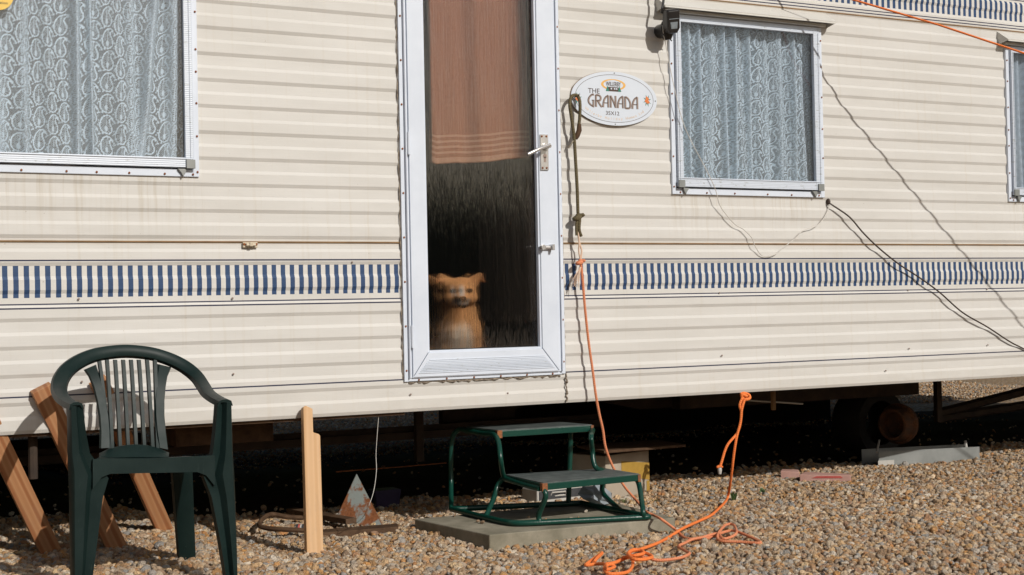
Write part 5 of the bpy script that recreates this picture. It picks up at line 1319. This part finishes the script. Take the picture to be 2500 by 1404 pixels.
# crumpled sheet
y0 = -.02
S_ = [(1410, 1206), (1422, 1188), (1448, 1186), (1462, 1183), (1478, 1192), (1494, 1204), (1492, 1228), (1476, 1232), (1446, 1228), (1424, 1218)]
m = MB(); ctr = PY(1452, 1208, y0 - .02); ring_ = [PY(x, y, y0 + random.uniform(-.02, .02)) for x, y in S_]; rin = [ctr.lerp(p, .55) + Vector((0, random.uniform(-.022, .012), 0)) for p in ring_]
n = len(ring_); m.add(ring_ + rin + [ctr], [(i, (i + 1) % n, n + (i + 1) % n, n + i) for i in range(n)] + [(n + i, n + (i + 1) % n, 2 * n) for i in range(n)])
cs_ = m.build('crumpled_sheet', M['slate'], None, loc=ctr); so_ = cs_.modifiers.new('thick', 'SOLIDIFY'); so_.thickness = .003
tag(cs_, 'crumpled blue grey sheet standing behind the lower tread of the step', 'sheet')
# purple tub
a = foot(948, 1240); m = MB(); zt = PY(948, 1196, a.y).z
m.hexa([a + Vector((-.055, 0, 0)), a + Vector((.055, 0, 0)), a + Vector((.055, .08, 0)), a + Vector((-.055, .08, 0))], [Vector((a.x + s * .065, a.y + t, zt)) for s, t in ((-1, -.004), (1, -.004), (1, .09), (-1, .09))])
tag(m.build('purple_tub', M['purple'], None, bevel=.004, loc=a), 'purple plastic tub in the shade right of the rusty triangle', 'tub')
# zinc duct
a, b_ = foot(2146, 1142), foot(2392, 1124); zd = gz(a.x, a.y) + .004
a.z = b_.z = zd; hd = PY(2200, 1098, a.y).z - zd; wd = .15; dv = (b_ - a).normalized(); dn = Vector((-dv.y, dv.x, 0)); up = Vector((0, 0, 1)); t = .0025
DU = thing('metal_duct', 'grey galvanised metal trough lying open ended below the rusty wheel', 'duct', a)
m = MB()
m.hexa([a, b_, b_ + dn * t, a + dn * t], [p + up * hd for p in (a, b_, b_ + dn * t, a + dn * t)])
m.build('front_side', M['zinc'], DU)
m = MB(); A2, B2 = a + dn * wd, b_ + dn * wd
m.hexa([A2 - dv * .02, B2, B2 + dn * t, A2 + dn * t - dv * .02], [p + up * hd for p in (A2 - dv * .02, B2, B2 + dn * t, A2 + dn * t - dv * .02)]); m.build('rear_side', M['zinc'], DU)
m = MB(); m.hexa([a + dn * .003, b_ + dn * .003, B2 - dn * .001, A2 - dn * .001], [p + up * t for p in (a + dn * .003, b_ + dn * .003, B2 - dn * .001, A2 - dn * .001)]); m.build('duct_base', M['zinc'], DU)
m = MB(); fa = a - dn * .002; m.hexa([fa - dv * .005, fa + dv * .09, fa + dv * .09 + dn * .001, fa - dv * .005 + dn * .001], [p + up * (hd * .42) for p in (fa - dv * .005, fa + dv * .09, fa + dv * .09 + dn * .001, fa - dv * .005 + dn * .001)]); m.build('bent_flap', M['pale'], DU)
m = MB(); m.tube([a + dn * .02 + up * (hd * .92), a + dn * .1 + dv * .06 + up * (hd + .05)], .006, 6); m.build('duct_clip', M['pale'], DU)
m = MB(); m.tube([b_ + dn * .05 + up * hd * .9 - dv * .05, b_ + dn * .06 + up * (hd + .03) - dv * .05], .008, 6); m.build('duct_clip', M['pale'], DU)
# pink foam board pieces
for (px0, py0, px1, py1, h_, lab) in ((1905, 1172, 1952, 1172, .038, 'small pink foam board scrap at the edge of the shade'), (1950, 1180, 2078, 1180, .040, 'longer pink foam board piece with a red patch near the metal trough')):
    a, b_ = foot(px0, py0), foot(px1, py1); dv = b_ - a; dn = Vector((-dv.y, dv.x, 0)).normalized() * .09; z = gz(a.x, a.y) + .004
    m = MB(); bot = [a + dv * .02, b_, b_ + dn * .8 - dv * .02, a + dn + dv * .12]; m.hexa([Vector((p.x, p.y, z)) for p in bot], [Vector((p.x, p.y, z + h_ + random.uniform(-.006, .004))) for p in bot])
    o = m.build('foam_board', M['pink'], None, bevel=.003, loc=a); tag(o, lab, 'foam board', 'pink foam board scraps')
    if px0 > 1940:
        m = MB(); e = -dn.normalized() * .0025; m.add([a + dv * .25 + e + Vector((0, 0, .026)), a + dv * .85 + e + Vector((0, 0, .026)), a + dv * .80 + e + Vector((0, 0, .036)), a + dv * .35 + e + Vector((0, 0, .035))], [(0, 1, 2, 3)])
        m.v = [Vector((p.x, p.y, p.z)) for p in m.v]
        m.build('red_patch', M['red'], o)

# weeds
def weed(px, py, n, h, mat, label, spread, name='weed', w=.005):
    b_ = foot(px, py); m = MB()
    for k in range(n):
        a = random.uniform(0, 6.28); l = h * random.uniform(.6, 1.1); s_ = spread * random.uniform(.3, 1)
        o = b_ + Vector((random.uniform(-.3, .3) * spread, random.uniform(-.3, .3) * spread, -.004)); tip = o + Vector((math.cos(a) * s_, math.sin(a) * s_, l)); mid = o.lerp(tip, .55) + Vector((0, 0, l * .15)); sd_ = Vector((-math.sin(a), math.cos(a), 0)) * w
        m.add([o - sd_ * .5, o + sd_ * .5, mid + sd_, mid - sd_, tip], [(0, 1, 2, 3), (3, 2, 4)])
    tag(m.build(name, mat, None, loc=b_), label, 'weed')
weed(1792, 1226, 16, .05, M['weed'], 'small green weed in the gravel beside the bright rope', .03)
weed(1860, 1208, 8, .035, M['weed'], 'tiny green weed in the gravel left of the pink scraps', .02)
weed(1520, 1232, 26, .03, M['grass'], 'thin dry grass tuft in the gravel before the cardboard box', .07, 'grass_tuft', .002)
weed(1590, 1228, 22, .022, M['grass'], 'low flat grass tuft in the gravel right of the step', .07, 'grass_tuft', .002)

# ------------------------------------------------------------------ hedge row across the track, behind the photographer
def make_hedge(y0, hh, label):
    n, k = 320, 10; vs = []; fs = []
    for i in range(n + 1):
        x = -180 + 360 * i / n
        for j in range(k + 1):
            t = j / k; h = hh + .5 * math.sin(x * .31) + .35 * math.sin(x * 1.3 + 2) + random.uniform(-.15, .25)
            a = t * math.pi; vs.append((x + random.uniform(-.2, .2), y0 - 1.6 * math.cos(a) * (1 + random.uniform(-.1, .1)), max(-.05, h * math.sin(a) ** .6 + random.uniform(-.1, .1)) if 0 < j < k else -.1))
    for i in range(n):
        for j in range(k): a = i * (k + 1) + j; fs.append((a, a + 1, a + k + 2, a + k + 1))
    m = MB(); m.v = [Vector(p) for p in vs]; m.f = fs
    o = m.build('hedge', M['hedge'], None, loc=(0, y0, 0)); tag(o, label, 'hedge', kind='stuff')
make_hedge(-38, 4.7, 'long dark hedge across the track, mirrored in the door glass')
make_hedge(15, 4.2, 'added unseen hedge blocking low sky on the far side of the caravan')  # added out of view to screen low sky light behind the caravan
